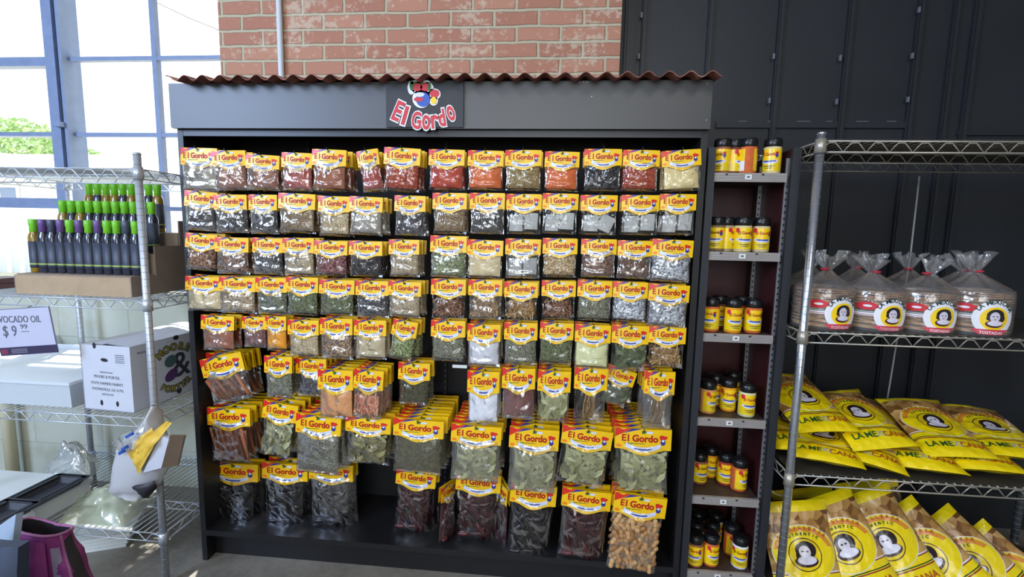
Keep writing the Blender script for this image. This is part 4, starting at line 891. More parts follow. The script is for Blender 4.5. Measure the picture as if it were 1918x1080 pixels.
# ---- chip bags
def mk_chip_mat():
    k = NT('chip_bag_print'); uv = k.coord('UV'); sp = k.n('ShaderNodeSeparateXYZ'); k.l(uv, sp.inputs[0]); u, v = sp.outputs[0], sp.outputs[1]
    ob = k.coord('Object'); vo = k.vor(34, ob); s3 = k.n('ShaderNodeSeparateColor'); k.l(vo.outputs['Color'], s3.inputs[0])
    chips = k.ramp(s3.outputs[0], [(.1, rgb(120, 78, 34)), (.5, rgb(176, 128, 66)), (.9, rgb(208, 164, 98))])
    Y = (246, 216, 14)
    col = chips
    col = k.mix(k.math('LESS_THAN', v, .34), col, rgb(230, 226, 220)); col = k.mix(k.math('LESS_THAN', v, .328), col, rgb(140, 40, 30)); col = k.mix(k.math('LESS_THAN', v, .318), col, rgb(*Y))
    side = k.math('MULTIPLY', k.math('GREATER_THAN', v, .34), k.math('LESS_THAN', v, .60))
    big = k.ell(uv, .5, .52, .46, .26); col = k.mix(big, col, rgb(226, 220, 200)); col = k.mix(k.ell(uv, .5, .52, .45, .25), col, rgb(*Y))
    col = k.mix(k.math('MULTIPLY', k.math('SUBTRACT', k.ell(uv, .5, .52, .43, .235), k.ell(uv, .5, .52, .36, .195)), k.math('GREATER_THAN', v, .56)), col, rgb(222, 140, 50))
    stripe = k.math('MULTIPLY', k.math('GREATER_THAN', v, .225), k.math('LESS_THAN', v, .238)); col = k.mix(stripe, col, rgb(150, 60, 30))
    stripe = k.math('MULTIPLY', k.math('GREATER_THAN', v, .245), k.math('LESS_THAN', v, .256)); col = k.mix(stripe, col, rgb(40, 80, 40))
    col = k.mix(k.math('GREATER_THAN', v, .90), col, rgb(*Y))
    e = lambda x, y, rx, ry, c, cc: k.mix(k.ell(uv, x, y, rx, ry), cc, rgb(*c))
    col = e(.5, .50, .24, .155, (70, 52, 20), col); col = e(.5, .50, .225, .145, (238, 204, 20), col)
    col = e(.52, .54, .15, .085, (42, 30, 32), col); col = e(.42, .49, .06, .04, (42, 30, 32), col); col = e(.50, .44, .17, .055, (56, 36, 36), col)
    col = e(.50, .525, .08, .06, (216, 208, 216), col); col = e(.51, .45, .14, .04, (222, 216, 228), col); col = e(.47, .53, .02, .008, (40, 30, 34), col); col = e(.53, .53, .02, .008, (40, 30, 34), col)
    k.l(col, k.b.inputs['Base Color']); k.b.inputs['Roughness'].default_value = .28; k.b.inputs['Coat Weight'].default_value = .6; k.b.inputs['Coat Roughness'].default_value = .12
    n = k.noise(14, 3, .5, ob); hh = k.math('ADD', n.outputs[0], k.math('MULTIPLY', vo.outputs['Distance'], .6)); k.bump(hh, .5, .012); return k.m
CM = mk_chip_mat()
CW, CL = .25, .36
dkg = plain('dark_green_lettering', rgb(40, 84, 30), .5); brl = plain('brown_orange_lettering', rgb(176, 84, 20), .5); sil = plain('silver_lettering', rgb(170, 176, 170), .5)
CHIPS = []
for sd in range(3):
    def pf(u, v, s, sd=sd):
        t = 2*u-1; q = 2*v-1; e = max(0, 1-abs(t)**2.5)**.55*max(0, 1-abs(q)**3.2)**.6
        x = t*CW/2*(1-.05*(1-abs(q)**4)); y = CL*v
        z = s*(.001+.030*e)+.006*ntz(x, y, s, 14, sd*5+1)*(e+.1)+.012*math.sin(x*9+sd)*abs(q)**3+.0035*ntz(x, y, s, 40, sd)*e
        return (x, y, z)
    b = MB(); b.grid(lambda u, v: pf(u, v, 1), 30, 36, 0, True); b.grid(lambda u, v: pf(1-u, v, -1), 16, 20, 0, True)
    me = b.me('pillow_bag', [CM])
    b = MB()
    def onbag(txt, cx, cy, size, mi, b=b, pf=pf, rot=0, sx=1):
        tm = textmesh(txt, size, .0008, .0)
        for p in [0]:
            st = len(b.v); b.mesh(tm, Matrix.Translation((cx, cy, 0)) @ Matrix.Rotation(rot, 4, 'Z') @ Matrix.Diagonal((sx, 1, 1, 1)), mi)
            b.xf(lambda q: (q.x, q.y, pf(min(1, max(0, q.x/CW+.5)), min(1, max(0, q.y/CL)), 1)[2]+.0018), st)
    onbag('LA', -.082, .040, .034, 0); onbag('ME', -.034, .040, .034, 0, sx=1.0); onbag('XI', .003, .040, .034, 1); onbag('CANA', .058, .040, .034, 2, sx=.95)
    for i, ch in enumerate('TORTILLERIA'): a = math.radians(140-i*10); onbag(ch, .098*math.cos(a), CL*.52+.078*math.sin(a), .015, 2, rot=a-PI/2)
    for i, ch in enumerate('AUTHENTIC'): a = math.radians(130-i*10); onbag(ch, .078*math.cos(a), CL*.52+.058*math.sin(a), .013, 0, rot=a-PI/2)
    CHIPS.append((me, b.me('lettering', [dkg, sil, brl])))
def chipbag(loc, rot, k, label, group, s=1.0):
    r = thing('chip_bag', label, 'chip bag', loc, rot, group); r.scale = (s, s, s)
    link('pillow_bag', CHIPS[k % 3][0], r); link('lettering', CHIPS[k % 3][1], r)
g1 = 'yellow chip bags lying on the third rack shelf'
zs = ZR[2]
# (pixel x, pixel y of the bottom end's middle, Y, yaw, pitch up, roll)
for i, (px, py, yy, ya, pi_, ro, lab) in enumerate((
    (1512, 846, 1.76, 6, 14, 8, 'yellow chip bag at the left end of the pile behind the rack post'),
    (1545, 878, 1.665, -24, 8, 0, 'yellow chip bag lying lowest at the front left of the pile'),
    (1625, 880, 1.665, -22, 7, 4, 'yellow chip bag lying flat under the centre bag, front of the pile'),
    (1735, 890, 1.665, -18, 6, 2, 'yellow chip bag with its corner over the shelf edge, low centre'),
    (1850, 892, 1.67, -14, 6, -2, 'yellow chip bag lying lowest at the right of the pile'),
    (1556, 812, 1.71, 9, 20, -2, 'chip bag with green and brown LA MEXICANA lettering, upper left of the pile'),
    (1662, 840, 1.70, 5, 17, -2, 'chip bag with LA MEXICANA lettering at the centre front of the pile'),
    (1805, 860, 1.70, -3, 17, 0, 'chip bag with LA MEXICANA lettering at the right front of the pile'),
    (1620, 818, 1.84, -30, 8, 0, 'chip bag with its round emblem showing, back left of the pile'),
    (1745, 828, 1.84, -24, 8, 3, 'chip bag with its round emblem showing, back centre of the pile'),
    (1872, 850, 1.80, -18, 9, 4, 'chip bag with a brown oval emblem at the right end of the pile'),
    (1915, 862, 1.72, -8, 12, 0, 'yellow chip bag cut by the right edge of the picture, middle layer'))):
    p = at(px, py, yy)
    chipbag((p.x, yy, max(p.z, zs+.04)), (math.radians(pi_), math.radians(ro), math.radians(ya)), i, lab, g1, .92)
g2 = 'chip bags leaning on the bottom rack shelf'
# leaning bags: bottom end on the shelf, top leaning back and left
for i, (px, py, yy, tilt, back, lab) in enumerate((
    (1502, 1035, 1.75, -8, 24, 'leftmost upright chip bag with a round emblem behind the rack post'),
    (1578, 1022, 1.77, -24, 26, 'upright chip bag with a round emblem, second from the left'),
    (1655, 1016, 1.79, -26, 28, 'upright chip bag with a round emblem and raised yellow end, third from left'),
    (1735, 1045, 1.79, -42, 34, 'slumped chip bag with a shiny silver window, fourth from left'),
    (1815, 1060, 1.82, -46, 34, 'slumped chip bag leaning right on the bottom shelf'),
    (1890, 1090, 1.82, -50, 36, 'lowest slumped chip bag at the right end of the bottom shelf'),
    (1645, 985, 1.98, -12, 20, 'yellow chip bag standing in the back row of the bottom shelf'),
    (1520, 1000, 1.95, -10, 20, 'yellow chip bag in the back left of the bottom shelf'))):
    p = at(px, py, yy)
    R_ = Matrix.Rotation(math.radians(tilt), 4, 'Y') @ Matrix.Rotation(math.radians(90-back), 4, 'X')
    c = Vector((p.x, yy, p.z))-(R_ @ Vector((0, CL*.5, 0)))
    chipbag(tuple(c), R_.to_euler(), i+1, lab, g2, 1.0)

# ================================================================== LEFT RACK
LY0, LY1 = 1.61, 2.19
LX1 = at(285, 700, LY0).x
LX0 = at(160, 720, LY1).x
lk = thing('wire_rack', 'chrome wire rack under the window holding bottles and boxes', 'rack')
ZPL = at(257, 287, LY0).z
pml = post_mesh(ZPL, .0125, M['chrome_l'])
for x in (LX0, LX1):
    for y in (LY0, LY1): link('post', pml, lk, (x, y, 0))
ZL = [at(262, 316, LY0).z, at(277, 563, LY0).z, at(300, 785, LY0).z, at(314, 1000, LY0).z]
for i, z in enumerate(ZL):
    wire_shelf('wire_shelf', LX0, LX1, LY0, LY1, z, M['chrome_l'], lk, (LY0, 1.82, LY1), .07, True, None, wr=.0020)
def onL(px, py, i): return onz(px, py, ZL[i])
# cardboard display with three tiers
zA = ZL[1]+.005
bx1 = at(244, 540, LY0+.03).x; bx0 = bx1-.47
Y1, Y2, Y3 = LY0+.095, LY0+.215, LY0+.335
tz1 = at(150, 412, Y1).z-.205; tz2 = at(150, 376, Y2).z-.205; tz3 = at(180, 343, Y3).z-.205
cb = thing('cardboard_display', 'brown cardboard display box holding three tiers of bottles', 'box')
fl = at(150, 518, LY0+.03).z
b = MB()
b.box((bx0, LY0+.03, zA), (bx1, LY0+.035, fl)); b.build('front_lip', M['card'], cb)
b = MB(); b.box((bx0, LY0+.036, zA), (bx1, Y1+.055, tz1-.001)); b.box((bx0, Y1+.056, zA), (bx1, Y2+.055, tz2-.001)); b.box((bx0, Y2+.056, zA), (bx1, Y3+.055, tz3-.001)); b.build('tier_insert', M['cardin'], cb)
prof = [(LY0+.03, zA), (Y3+.07, zA), (Y3+.07, tz3+.05), (Y2+.06, tz3+.05), (Y2+.06, tz2+.03), (Y1+.05, tz2+.03), (Y1+.05, fl), (LY0+.03, fl)]
for xx in (bx1, bx0-.005):
    b = MB(); n = len(prof); b.add([(xx, y, z) for y, z in prof]+[(xx+.005, y, z) for y, z in prof], [tuple(range(n))[::-1], tuple(range(n, 2*n))]+[(i, (i+1) % n, (i+1) % n+n, i+n) for i in range(n)]); b.build('side_flap', M['cardin'], cb)
BH = .205
bp = MB().lathe([(.0165, 0), (.0178, .004), (.0178, .135), (.015, .148), (.011, .156), (.011, .165)], 16, sq=3.4).me('bottle_glass', [M['bottle']])
cp = MB().lathe([(.0120, .156), (.0142, .158), (.0130, .176), (.0150, .182), (.0150, BH-.002), (.0135, BH)], 14).me('cap', [M['cap_g']])
lb = MB().lathe([(.0182, .018), (.0182, .030), (.0182, .036), (.0182, .120)], 16, sq=3.4, mis=[0, 1, 0]).me('label', [M['lab_b'], M['lab_g']])
tiers = [(Y1, tz1, 411, [52, 70, 89, 106, 123, 145, 167, 188, 207, 228, 247, 264], 'gpkpgpgpggkg', 'front tier'), (Y2, tz2, 376, [80, 95, 111, 130, 150, 168, 187, 207, 225, 246, 264, 283], 'g'*12, 'middle tier'), (Y3, tz3, 343, [114, 130, 152, 167, 184, 201, 220, 241, 258, 276, 294], 'g'*11, 'back tier')]
for (yy, zz, py, xs, caps, tn) in tiers:
    X0, X1 = at(xs[0], py, yy).x, min(at(xs[-1], py, yy).x, bx1-.022) if yy < Y3 else at(xs[-1], py, yy).x
    X0 = max(X0, bx0+.020); X1 = min(X1, bx1-.020); n = len(xs); n = min(n, int((X1-X0)/.0368)+1)
    for i in range(n):
        x = X0+(X1-X0)*i/(n-1)
        r = thing('oil_bottle', 'dark oil bottle with %s cap, %s of the cardboard display, %s from left' % ({'g': 'green', 'p': 'purple', 'k': 'slate'}[caps[i]], tn, ORD[i]), 'bottle', (x, yy, zz), (0, 0, random.uniform(-.15, .15)), 'oil bottles in the cardboard display')
        g = link('bottle_glass', bp, r); c = link('cap', cp, r); l_ = link('label', lb, r)
        if (tn == 'back tier' and i % 3 != 1) or (tn == 'middle tier' and i in (0, 2)) or (tn == 'front tier' and i == 0): setmat(g, M['bottle_y']); r['label'] = r['label'].replace('dark oil', 'golden oil')
        if caps[i] == 'p': setmat(c, M['cap_p'])
        if caps[i] == 'k': setmat(c, M['cap_k'])
# item at far left of shelf A
p = at(6, 515, LY0+.15)
for k in range(2):
    b = MB().box((p.x-.08, LY0+.08, zA+k*.022), (p.x+.02, LY0+.22, zA+.020+k*.022)); tag(b.build('wooden_tray', plain('dark_red_tray%d' % k, rgb(88, 58, 58), .5)), '%s thin dark red tray at the left end of the bottle shelf' % ('lower', 'upper')[k], 'tray', 'dark trays beside the bottles')
# price sign hanging below shelf A
ys = LY0-.02
q = [at(-18, 580, ys), at(92, 573, ys), at(110, 660, ys), at(3, 667, ys)]
sgn = thing('price_sign', 'white price sign reading AVOCADO OIL hanging under the bottle shelf', 'sign')
def quad(q, y0, y1, mi=0, mb=None): mb.plate([(p.x, p.z) for p in q], y0, y1, mi); return mb
q = q[::-1]
quad(q, ys, ys+.002, 0, mb=MB()).build('paper', plain('sign_paper', rgb(186, 186, 204), .5), sgn)
def lerp(a, b_, t): return a+(b_-a)*t
TLp, TRp, BRp, BLp = q[3], q[2], q[1], q[0]
def SQ(u, v): return lerp(lerp(TLp, TRp, u), lerp(BLp, BRp, u), v)
b = MB(); quad([SQ(0, .99), SQ(1, .99), SQ(1, .82), SQ(0, .82)], ys-.001, ys-.0002, 0, b); quad([SQ(.02, .96), SQ(.14, .96), SQ(.14, .85), SQ(.02, .85)], ys-.0014, ys-.001, 1, b)
for k in range(3): quad([SQ(.2, .88+.035*k), SQ(.48, .88+.035*k), SQ(.48, .865+.035*k), SQ(.2, .865+.035*k)], ys-.0014, ys-.001, 2, b)
b.build('dark_band', [plain('sign_band', rgb(52, 44, 74), .5), plain('band_red', rgb(120, 50, 72), .5), plain('band_print', rgb(130, 128, 140), .5)], sgn)
b = MB()
for k, (u0, u1, v0, v1) in enumerate(((0, 1, 0, .012), (.985, 1, 0, .82))): quad([SQ(u0, v1), SQ(u1, v1), SQ(u1, v0), SQ(u0, v0)], ys-.001, ys-.0002, 0, b)
rt = .05
p = SQ(.42, .30); put_text(b, 'AVOCADO OIL', p.x, ys-.001, p.z, .036, 0, -rt, sx=.78)
p = SQ(.24, .58); put_text(b, '$ 9', p.x, ys-.001, p.z, .058, 0, -rt, sx=.8)
p = SQ(.50, .44); put_text(b, '99', p.x, ys-.001, p.z, .024, 0, -rt, sx=1.3); p = SQ(.51, .50); put_text(b, '_', p.x, ys-.001, p.z+.004, .04, 0, -rt, sx=1.6)
b.build('lettering', M['inkgrey'], sgn)
MB().tube([at(50, 577, ys), (at(50, 577, ys).x, LY0-.004, ZL[1]-.034)], .002, 6).build('hanger_clip', M['steel'], sgn)
# white carton on shelf B
zB = ZL[2]+.005
cA, cB, cD = at(253, 786, LY0+.03), at(150, 772, LY0+.03), None
y0 = LY0+.03; X1 = at(252, 780, y0).x; X0 = at(152, 770, y0).x; hgt = at(245, 650, y0).z-zB
ct = thing('carton', 'white produce carton with dark printing on the left rack', 'box', (X1, y0, zB), (0, 0, math.radians(-4)))
W_ = X1-X0; D_ = .46
b = MB(); b.box((-W_, 0, 0), (-W_+.004, D_, hgt)); b.box((-.004, .004, 0), (0, D_-.004, hgt)); b.box((-W_, 0, 0), (0, .004, hgt)); b.box((-W_, D_-.004, 0), (0, D_, hgt)); b.box((-W_, 0, 0), (0, D_, .004)); b.build('body', M['carton'], ct)
b = MB(); b.add([(-W_, 0, hgt), (-W_, D_, hgt), (-W_*.52, D_, hgt+.010), (-W_*.52, 0, hgt+.004)], [(0, 3, 2, 1)]); b.add([(0, 0, hgt), (0, D_, hgt), (-W_*.5, D_, hgt+.022), (-W_*.5, 0, hgt+.010)], [(0, 1, 2, 3)])
b.v += [v+Vector((0, 0, -.003)) for v in list(b.v)]; b.f += [[i+8 for i in f][::-1] for f in list(b.f)]; b.m += b.m[:]; b.sm += b.sm[:]; b.build('top_flap', M['carton'], ct)
b = MB(); blob(b, -W_*.52, hgt*.78, .016, .007, -.0004, 0, rot=-.1); blob(b, -W_*.70, hgt*.99, .007, .012, -.0004, 0)
for u in (.64, .32): blob(b, -W_*u, hgt*.12, .006, .011, -.0004, 0)
n0 = len(b.v); blob(b, 0, hgt*.97, .014, .010, -.0004, 0); blob(b, .0, hgt*.09, .013, .014, -.0004, 0)
b.xf(lambda v: (.0006-v.y*.1, D_*.45+v.x, v.z), n0); b.build('hand_hole', M['ink'], ct)
b = MB()
for t_, z_, s_ in (('MOORE & PORTER', .50, .016), ('STATE FARMERS MARKET', .40, .015), ('THOMASVILLE, GA 31792', .31, .015), ('PRODUCE OF USA', .58, .008), ('(229) 226-3757', .24, .010)):
    put_text(b, t_, -W_*.5, -.0006, hgt*z_, s_, 0, .02, sx=.86)
for k in range(5): b.box((-W_*.3, -.0008, hgt*(.86-.028*k)), (-W_*.12, -.0003, hgt*(.87-.028*k)))
st = len(b.v); put_text(b, 'PRODUCE', 0, 0, hgt*.86, .012, 0)
b.xf(lambda v: (.0008, D_*.12+v.x, v.z), st); b.build('printed_text', M['inkgrey'], ct)
b = MB(); cy_, cz_ = D_*.42, hgt*.5
def sidey(st): b.xf(lambda v: (.0008-v.y*1.0, cy_+v.x, cz_+v.z), st)
st = 0
for i, ch in enumerate('MOORE'): a = math.radians(128-i*19); put_text(b, ch, .098*math.cos(a), 0, .072*math.sin(a), .04, 1, PI/2-a, off=.004, ext=.0003); put_text(b, ch, .098*math.cos(a), -.0008, .072*math.sin(a), .04, 0, PI/2-a, off=.0008, ext=.0003)
for i, ch in enumerate('PORTER'): a = math.radians(232+i*15); put_text(b, ch, .112*math.cos(a), 0, .102*math.sin(a), .034, 1, -(a+PI/2), off=.004, ext=.0003); put_text(b, ch, .112*math.cos(a), -.0008, .102*math.sin(a), .034, 0, -(a+PI/2), off=.0008, ext=.0003)
put_text(b, '&', .03, -.0004, -.045, .15, 1, 0, off=.001, ext=.0003)
blob(b, -.02, .03, .03, .024, -.0004, 3, rot=.3); blob(b, -.02, -.03, .034, .022, -.0004, 2, rot=.5)
sidey(0); b.build('emblem', [plain('mustard_print', rgb(150, 140, 60), .6), plain('slate_print', rgb(54, 58, 70), .6), plain('purple_print', rgb(84, 52, 104), .6), plain('teal_print', rgb(70, 96, 96), .6)], ct)
# translucent bin on shelf B
bn = thing('plastic_bin', 'translucent white plastic bin at the left end of the rack', 'bin')
p0 = onz(20, 800, zB); bxa, bxb, bya, byb = LX0-.25, X0-.03, LY0+.02, LY1-.06
def bin_(b, x0, x1, y0_, y1_, z0_, z1_, t=.004, fl=.03):
    rim = [(x0-fl, y0_-fl), (x1+fl, y0_-fl), (x1+fl, y1_+fl), (x0-fl, y1_+fl)]; base = [(x0, y0_), (x1, y0_), (x1, y1_), (x0, y1_)]
    vs = [(x, y, z0_) for x, y in base]+[(x, y, z1_) for x, y in rim]+[(x+(t if x < (x0+x1)/2 else -t), y+(t if y < (y0_+y1_)/2 else -t), z1_) for x, y in rim]+[(x+(t if x < (x0+x1)/2 else -t), y+(t if y < (y0_+y1_)/2 else -t), z0_+t) for x, y in base]
    fs = [(0, 3, 2, 1), (12, 13, 14, 15)]
    for i in range(4): j = (i+1) % 4; fs += [(i, j, 4+j, 4+i), (4+i, 4+j, 8+j, 8+i), (8+i, 8+j, 12+j, 12+i)]
    b.add(vs, fs)
b = MB(); bin_(b, bxa+.03, bxb-.03, bya+.03, byb-.1, zB, zB+.10); b.build('tub', M['bin'], bn)
b = MB(); b.box((bxa-.005, bya-.005, zB+.10), (bxb+.005, byb-.065, zB+.112)); b.build('bin_lid', M['bin'], bn)
tg = thing('plastic_bin', 'second translucent bin behind the first, nearer the window', 'bin')
b = MB(); bin_(b, bxa+.05, bxb-.05, byb-.02, LY1+.08, zB, zB+.13, fl=.015); b.build('tub', M['bin'], tg)

# hanging bag with wrapper and cardboard on the front left post
hb = thing('carrier_bag', 'white plastic carrier bag of waste tied to the left rack post', 'bag', tuple(at(292, 770, LY0-.02)))
o0 = at(292, 770, LY0-.02)
def L(px, py, dy=0): return at(px, py, LY0-.04+dy)-o0
def blobbag(b, ptsL, ptsR, th, nz=18, nu=20, seed=1, amp=.008):
    def f(u, v):
        i = v*(len(ptsL)-1); j = min(len(ptsL)-2, int(i)); t = i-j
        a = ptsL[j].lerp(ptsL[j+1], t); c = ptsR[j].lerp(ptsR[j+1], t); m = (a+c)/2; hw = (c-a).length/2; an = 2*PI*u
        d = (c-a).normalized(); e = math.sin(PI*min(.97, v+.03))**.5
        p = m+d*hw*math.cos(an)+Vector((0, -1, 0))*th*e*math.sin(an)
        return p+Vector((1, 1, 1))*amp*ntz(p.x, p.y, p.z, 18, seed)+Vector((0, -1, 0))*amp*ntz(p.x, p.y, p.z, 40, seed+2)
    b.grid(f, nu, nz)
b = MB(); blobbag(b, [L(286, 757), L(284, 775), L(262, 800), L(225, 830), L(212, 880), L(206, 915), L(222, 930)], [L(296, 757), L(296, 775), L(302, 800), L(312, 830), L(318, 870), L(300, 905), L(262, 932)], .05); b.build('bag_body', M['whitebag'], hb)
b = MB(); blobbag(b, [L(276, 915, -.01), L(284, 912, -.01), L(262, 918, -.01)], [L(292, 905, -.01), L(292, 916, -.01), L(276, 935, -.01)], .02); blobbag(b, [L(245, 910, -.03), L(255, 915, -.03), L(270, 925, -.03)], [L(290, 900, -.03), L(288, 915, -.03), L(276, 930, -.03)], .02, 8, 12); b.build('dark_rag', M['ink'], hb)
b = MB()
def wrap(b, P, amp=.006, seed=0, n=14):
    def f(u, v):
        a = P[0].lerp(P[1], u); c = P[3].lerp(P[2], u); p = a.lerp(c, v)
        return p+Vector((0, -1, 0))*(.02*math.sin(PI*u)+amp*abs(ntz(p.x, p.y, p.z, 30, seed))*3)
    b.grid(f, n, n)
wrap(b, [L(243, 850, -.05), L(316, 785, -.05), L(322, 792, -.05), L(262, 888, -.05)], seed=2); wrap(b, [L(238, 848, -.04), L(285, 800, -.04), L(290, 812, -.04), L(250, 870, -.04)], seed=4)
y_ = b.build('wrapper', M['yellowfilm']); tag(y_, 'crumpled yellow wrapper stuffed in the top of the hanging bag', 'wrapper'); y_.location = o0
b = MB(); wrap(b, [L(212, 826, -.045), L(270, 792, -.045), L(276, 830, -.045), L(226, 850, -.045)], seed=6); b.build('clear_flap', M['filmbig'], hb)
b = MB()
for q4 in ((238, 815, 250, 808), (232, 838, 240, 832), (226, 845, 234, 840)):
    wrap(b, [L(q4[0], q4[1], -.075), L(q4[2], q4[3], -.075), L(q4[2]+2, q4[3]+5, -.075), L(q4[0]+2, q4[1]+5, -.075)], 0, n=3)
b.build('blue_print', M['signblue'], hb)
cbx = thing('cardboard_piece', 'open small cardboard box stuffed beside the yellow wrapper', 'box', tuple(o0))
b = MB(); P = [L(268, 885, -.06), L(302, 876, -.06), L(318, 822, -.06), L(300, 815, -.06)]; v0 = [p for p in P]+[p+Vector((0, .012, 0)) for p in P]; b.add(v0, [(0, 1, 2, 3), (7, 6, 5, 4), (0, 4, 5, 1), (1, 5, 6, 2), (2, 6, 7, 3), (3, 7, 4, 0)]); b.build('white_side', M['carton'], cbx)
b = MB(); P = [L(302, 876, -.062), L(332, 872, -.02), L(345, 816, -.02), L(318, 815, -.062)]; v0 = [p for p in P]+[p+Vector((0, .01, 0)) for p in P]; b.add(v0, [(0, 1, 2, 3), (7, 6, 5, 4), (0, 4, 5, 1), (1, 5, 6, 2), (2, 6, 7, 3), (3, 7, 4, 0)]); blob(b, L(320, 828).x, L(320, 828).z, .012, .009, L(320, 828, -.05).y, 1); b.build('brown_side', [M['cardin'], M['ink']], cbx)

# bottom shelf items
zD = ZL[3]+.005
def traybox(name, lab, cat, c, w_, d_, h_, rz_, mat, t=.006, group=None):
    r = thing(name, lab, cat, c, (0, 0, rz_), group); b = MB(); bin_(b, -w_/2, w_/2, -d_/2, d_/2, 0, h_, t, .018); n = len(b.v)
    for s in (-1, 1): b.box((s*(w_/2+.006)-.008*s, -d_/2-.02, h_-.004), (s*(w_/2+.028), d_/2+.02, h_)); b.box((-w_/2-.02, s*(d_/2+.006), h_-.004), (w_/2+.02, s*(d_/2+.028), h_))
    b.build('tray_body', mat, r); return r
t1 = onz(133, 891, zD+.105); zT = t1.z-.03
traybox('plastic_tray', 'dark empty plastic tray, rear one on the bottom of the left rack', 'tray', (t1.x, t1.y-.20, zT), .10, .38, .03, 0, M['tray'], group='dark plastic trays')
t2 = onz(44, 937, zT+.06)
traybox('plastic_tray', 'dark empty plastic tray nearer the camera, overlapping the other', 'tray', (t2.x, t2.y-.19, zT+.032), .10, .34, .03, 0, M['tray'], group='dark plastic trays')
b = MB(); b.box((LX0-.2, 1.60, zD), (t1.x+.03, t1.y+.05, zT-.006)); b.box((LX0-.21, 1.59, zT-.02), (t1.x+.036, t1.y+.06, zT-.002)); tag(b.build('foam_box', M['whiteplastic']), 'white foam box underneath the dark plastic trays', 'box')
def film(name, lab, pxs, z, h_, mat, seed, n=26, cat='plastic film'):
    P = [onz(x_, y_, z) for x_, y_ in pxs]
    def f(u, v):
        a = P[0].lerp(P[1], u); c = P[3].lerp(P[2], u); p = a.lerp(c, v); e = (math.sin(PI*u)*math.sin(PI*v))**.5 if 0 < u < 1 and 0 < v < 1 else 0
        return (p.x+.02*ntz(p.x, p.y, 0, 9, seed), p.y+.02*ntz(p.x, p.y, 5, 9, seed), z+.003+h_*e*(.75+.5*ntz(p.x, p.y, 1, 10, seed))+.5*h_*e*abs(ntz(p.x, p.y, 2, 26, seed)))
    b = MB(); b.grid(f, n, n)
    tag(b.build(name, mat), lab, cat)
film('plastic_film', 'crumpled clear plastic film behind the dark trays', [(70, 905), (165, 900), (190, 868), (110, 862)], zD+.03, .13, M['filmbig'], 3)
film('plastic_film', 'pale green tinted plastic film bag on the lowest wire shelf', [(105, 985), (235, 985), (300, 930), (160, 925)], zD, .085, M['greenfilm'], 8)
film('plastic_film', 'bluish clear plastic film beneath the hanging bag', [(190, 975), (290, 948), (300, 915), (225, 925)], zD, .03, M['filmbig'], 12)
# white plates stack on floor under bottom shelf
c = onz(206, 972, .06)
for k in range(4):
    o = MB().box((-.13, -.10, 0), (.13, .10, .014)).build('foam_tray', M['whiteplastic'], None, (c.x+.004*k, c.y-.05, .001+k*.0155), (0, 0, math.radians(24+k)))
    tag(o, 'white foam tray on the floor, %s of the stack' % ('lowest', 'second from the bottom', 'third from the bottom', 'topmost')[k], 'tray', 'stacked white foam trays')
# magenta bag
PB = thing('fabric_bag', 'magenta insulated tote bag with pink piping at the lower left corner', 'bag')
yb = 1.02
def Q(px, py, Y): return at(px, py, Y)
def slab(b, P, dy, mi=0, amp=.004, seed=0, n=12, bulge=.02):
    def f(u, v, k):
        a = P[0].lerp(P[1], u); c = P[3].lerp(P[2], u); p = a.lerp(c, v); return p+Vector((0, k*dy-bulge*math.sin(PI*u)*math.sin(PI*v)*(1-k)+amp*ntz(p.x, p.y, p.z, 22, seed), 0))
    b.grid(lambda u, v: f(u, v, 0), n, n, mi); b.grid(lambda u, v: f(1-u, v, 1), n, n, mi)
    for e in (0, 1): b.grid(lambda u, v: f(e, u, v), n, 1, mi); b.grid(lambda u, v: f(u, e, v), n, 1, mi)
CB = Q(122, 1190, 1.06); CT = Q(84, 988, 1.06)
def tote(u, v, k=1.0, drop=0):
    c = CB.lerp(CT, v); a = 2*PI*u; ca, sa = math.cos(a), math.sin(a); q = (abs(ca)**2.6+abs(sa)**2.6)**(-1/2.6)
    rx = (.110-.048*v**1.5)*k; ry = (.060-.034*v**2)*k
    p = Vector((c.x+rx*q*ca, c.y+ry*q*sa, c.z))
    p.z += (-.004*sa+.006*math.cos(2*a)+.010*-ca)*v**3-drop
    f = .010*ntz(p.x, p.y, p.z, 16, 2)+.006*abs(ntz(p.x, p.y, p.z*.6, 40, 4))
    return p+Vector((ca, sa, .3))*f*(1 if k == 1 else .6)
b = MB(); b.grid(lambda u, v: tote(u, v), 56, 34); b.build('body', M['pink'], PB)
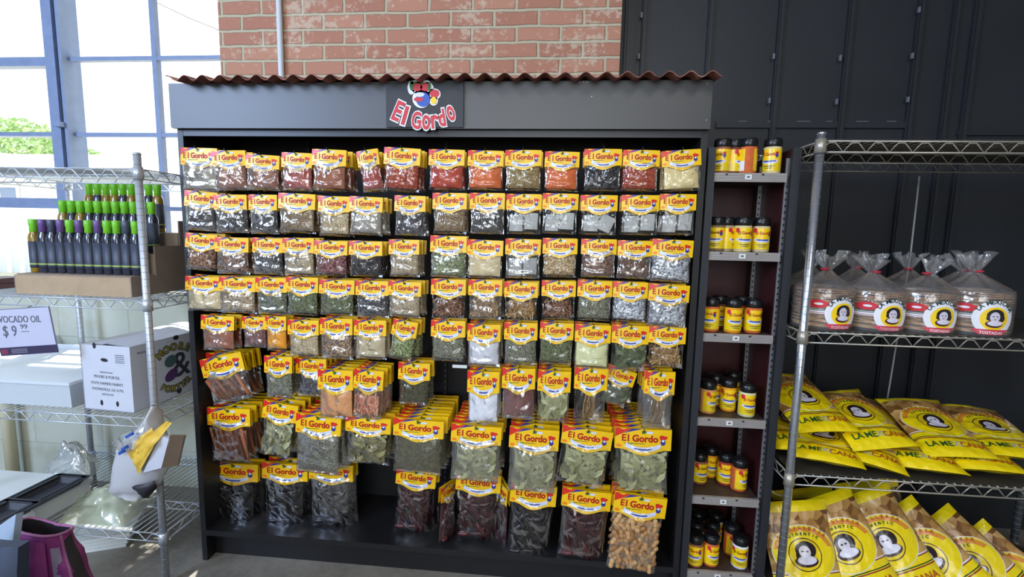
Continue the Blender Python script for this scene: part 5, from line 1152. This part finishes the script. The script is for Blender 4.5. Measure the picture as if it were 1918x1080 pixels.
b = MB(); b.grid(lambda u, v: tote(1-u, .72+.28*v, .94), 40, 8); b.grid(lambda u, v: tote(u, .72, .94*v+.001), 40, 6); b.build('lining', M['bagdark'], PB)
b = MB(); b.tube([tote(i/40, 1) for i in range(41)], .0038, 6); b.tube([tote(.62, .35+.65*i/20) for i in range(21)], .0034, 6); b.tube([tote(.92, .3+.7*i/20) for i in range(21)], .0034, 6); b.build('piping', M['pink2'], PB)
b = MB(); b.grid(lambda u, v: tote(.845+.05*u, .4+.6*v, 1.02), 6, 26); b.build('zip_strip', plain('grey_zip', rgb(150, 140, 165), .5), PB)
b = MB(); b.grid(lambda u, v: tote(.93+.10*u, .3+.68*v, 1.03), 8, 26); b.build('side_gusset', M['bagdark'], PB)
b = MB()
def flapf(u, v):
    p = tote(.66+.17*u, .52+.44*v, 1.07); return p+Vector((0, -.004-.008*math.sin(PI*u)*math.sin(PI*v), 0))
b.grid(flapf, 16, 16); b.build('front_pocket', M['pink'], PB)
tzz = CB.z-.004
lt = thing('low_table', 'low grey table under the magenta bag, mostly below the picture', 'table')
MB().box((CB.x-.45, .80, tzz-.03), (CB.x+.16, 1.20, tzz)).build('tabletop', M['navy'], lt)
for xx in (CB.x-.43, CB.x+.12):
    for yy in (.82, 1.16): MB().box((xx, yy, 0), (xx+.025, yy+.025, tzz-.03)).build('leg', M['navy'], lt)
# grey slab and navy thing in the corner
b = MB(); P = [Q(-40, 1240, .9), Q(0, 1200, .92), Q(30, 962, .98), Q(-40, 1010, .96)]; v0 = P+[p+Vector((.002, .015, -.004)) for p in P]
b.add(v0, [(0, 1, 2, 3), (7, 6, 5, 4), (0, 4, 5, 1), (1, 5, 6, 2), (2, 6, 7, 3), (3, 7, 4, 0)]); tag(b.build('counter_edge', plain('pale_blue_panel', rgb(150, 168, 190), .4)), 'pale grey slanted panel at the lower left corner of the picture', 'panel')
b = MB(); slab(b, [Q(-40, 1300, .86), Q(36, 1300, .86), Q(32, 1026, .9), Q(-40, 1022, .9)], .025, seed=9, bulge=.03); tag(b.build('folded_cloth', M['navy']), 'dark navy cloth at the very bottom left corner', 'cloth')
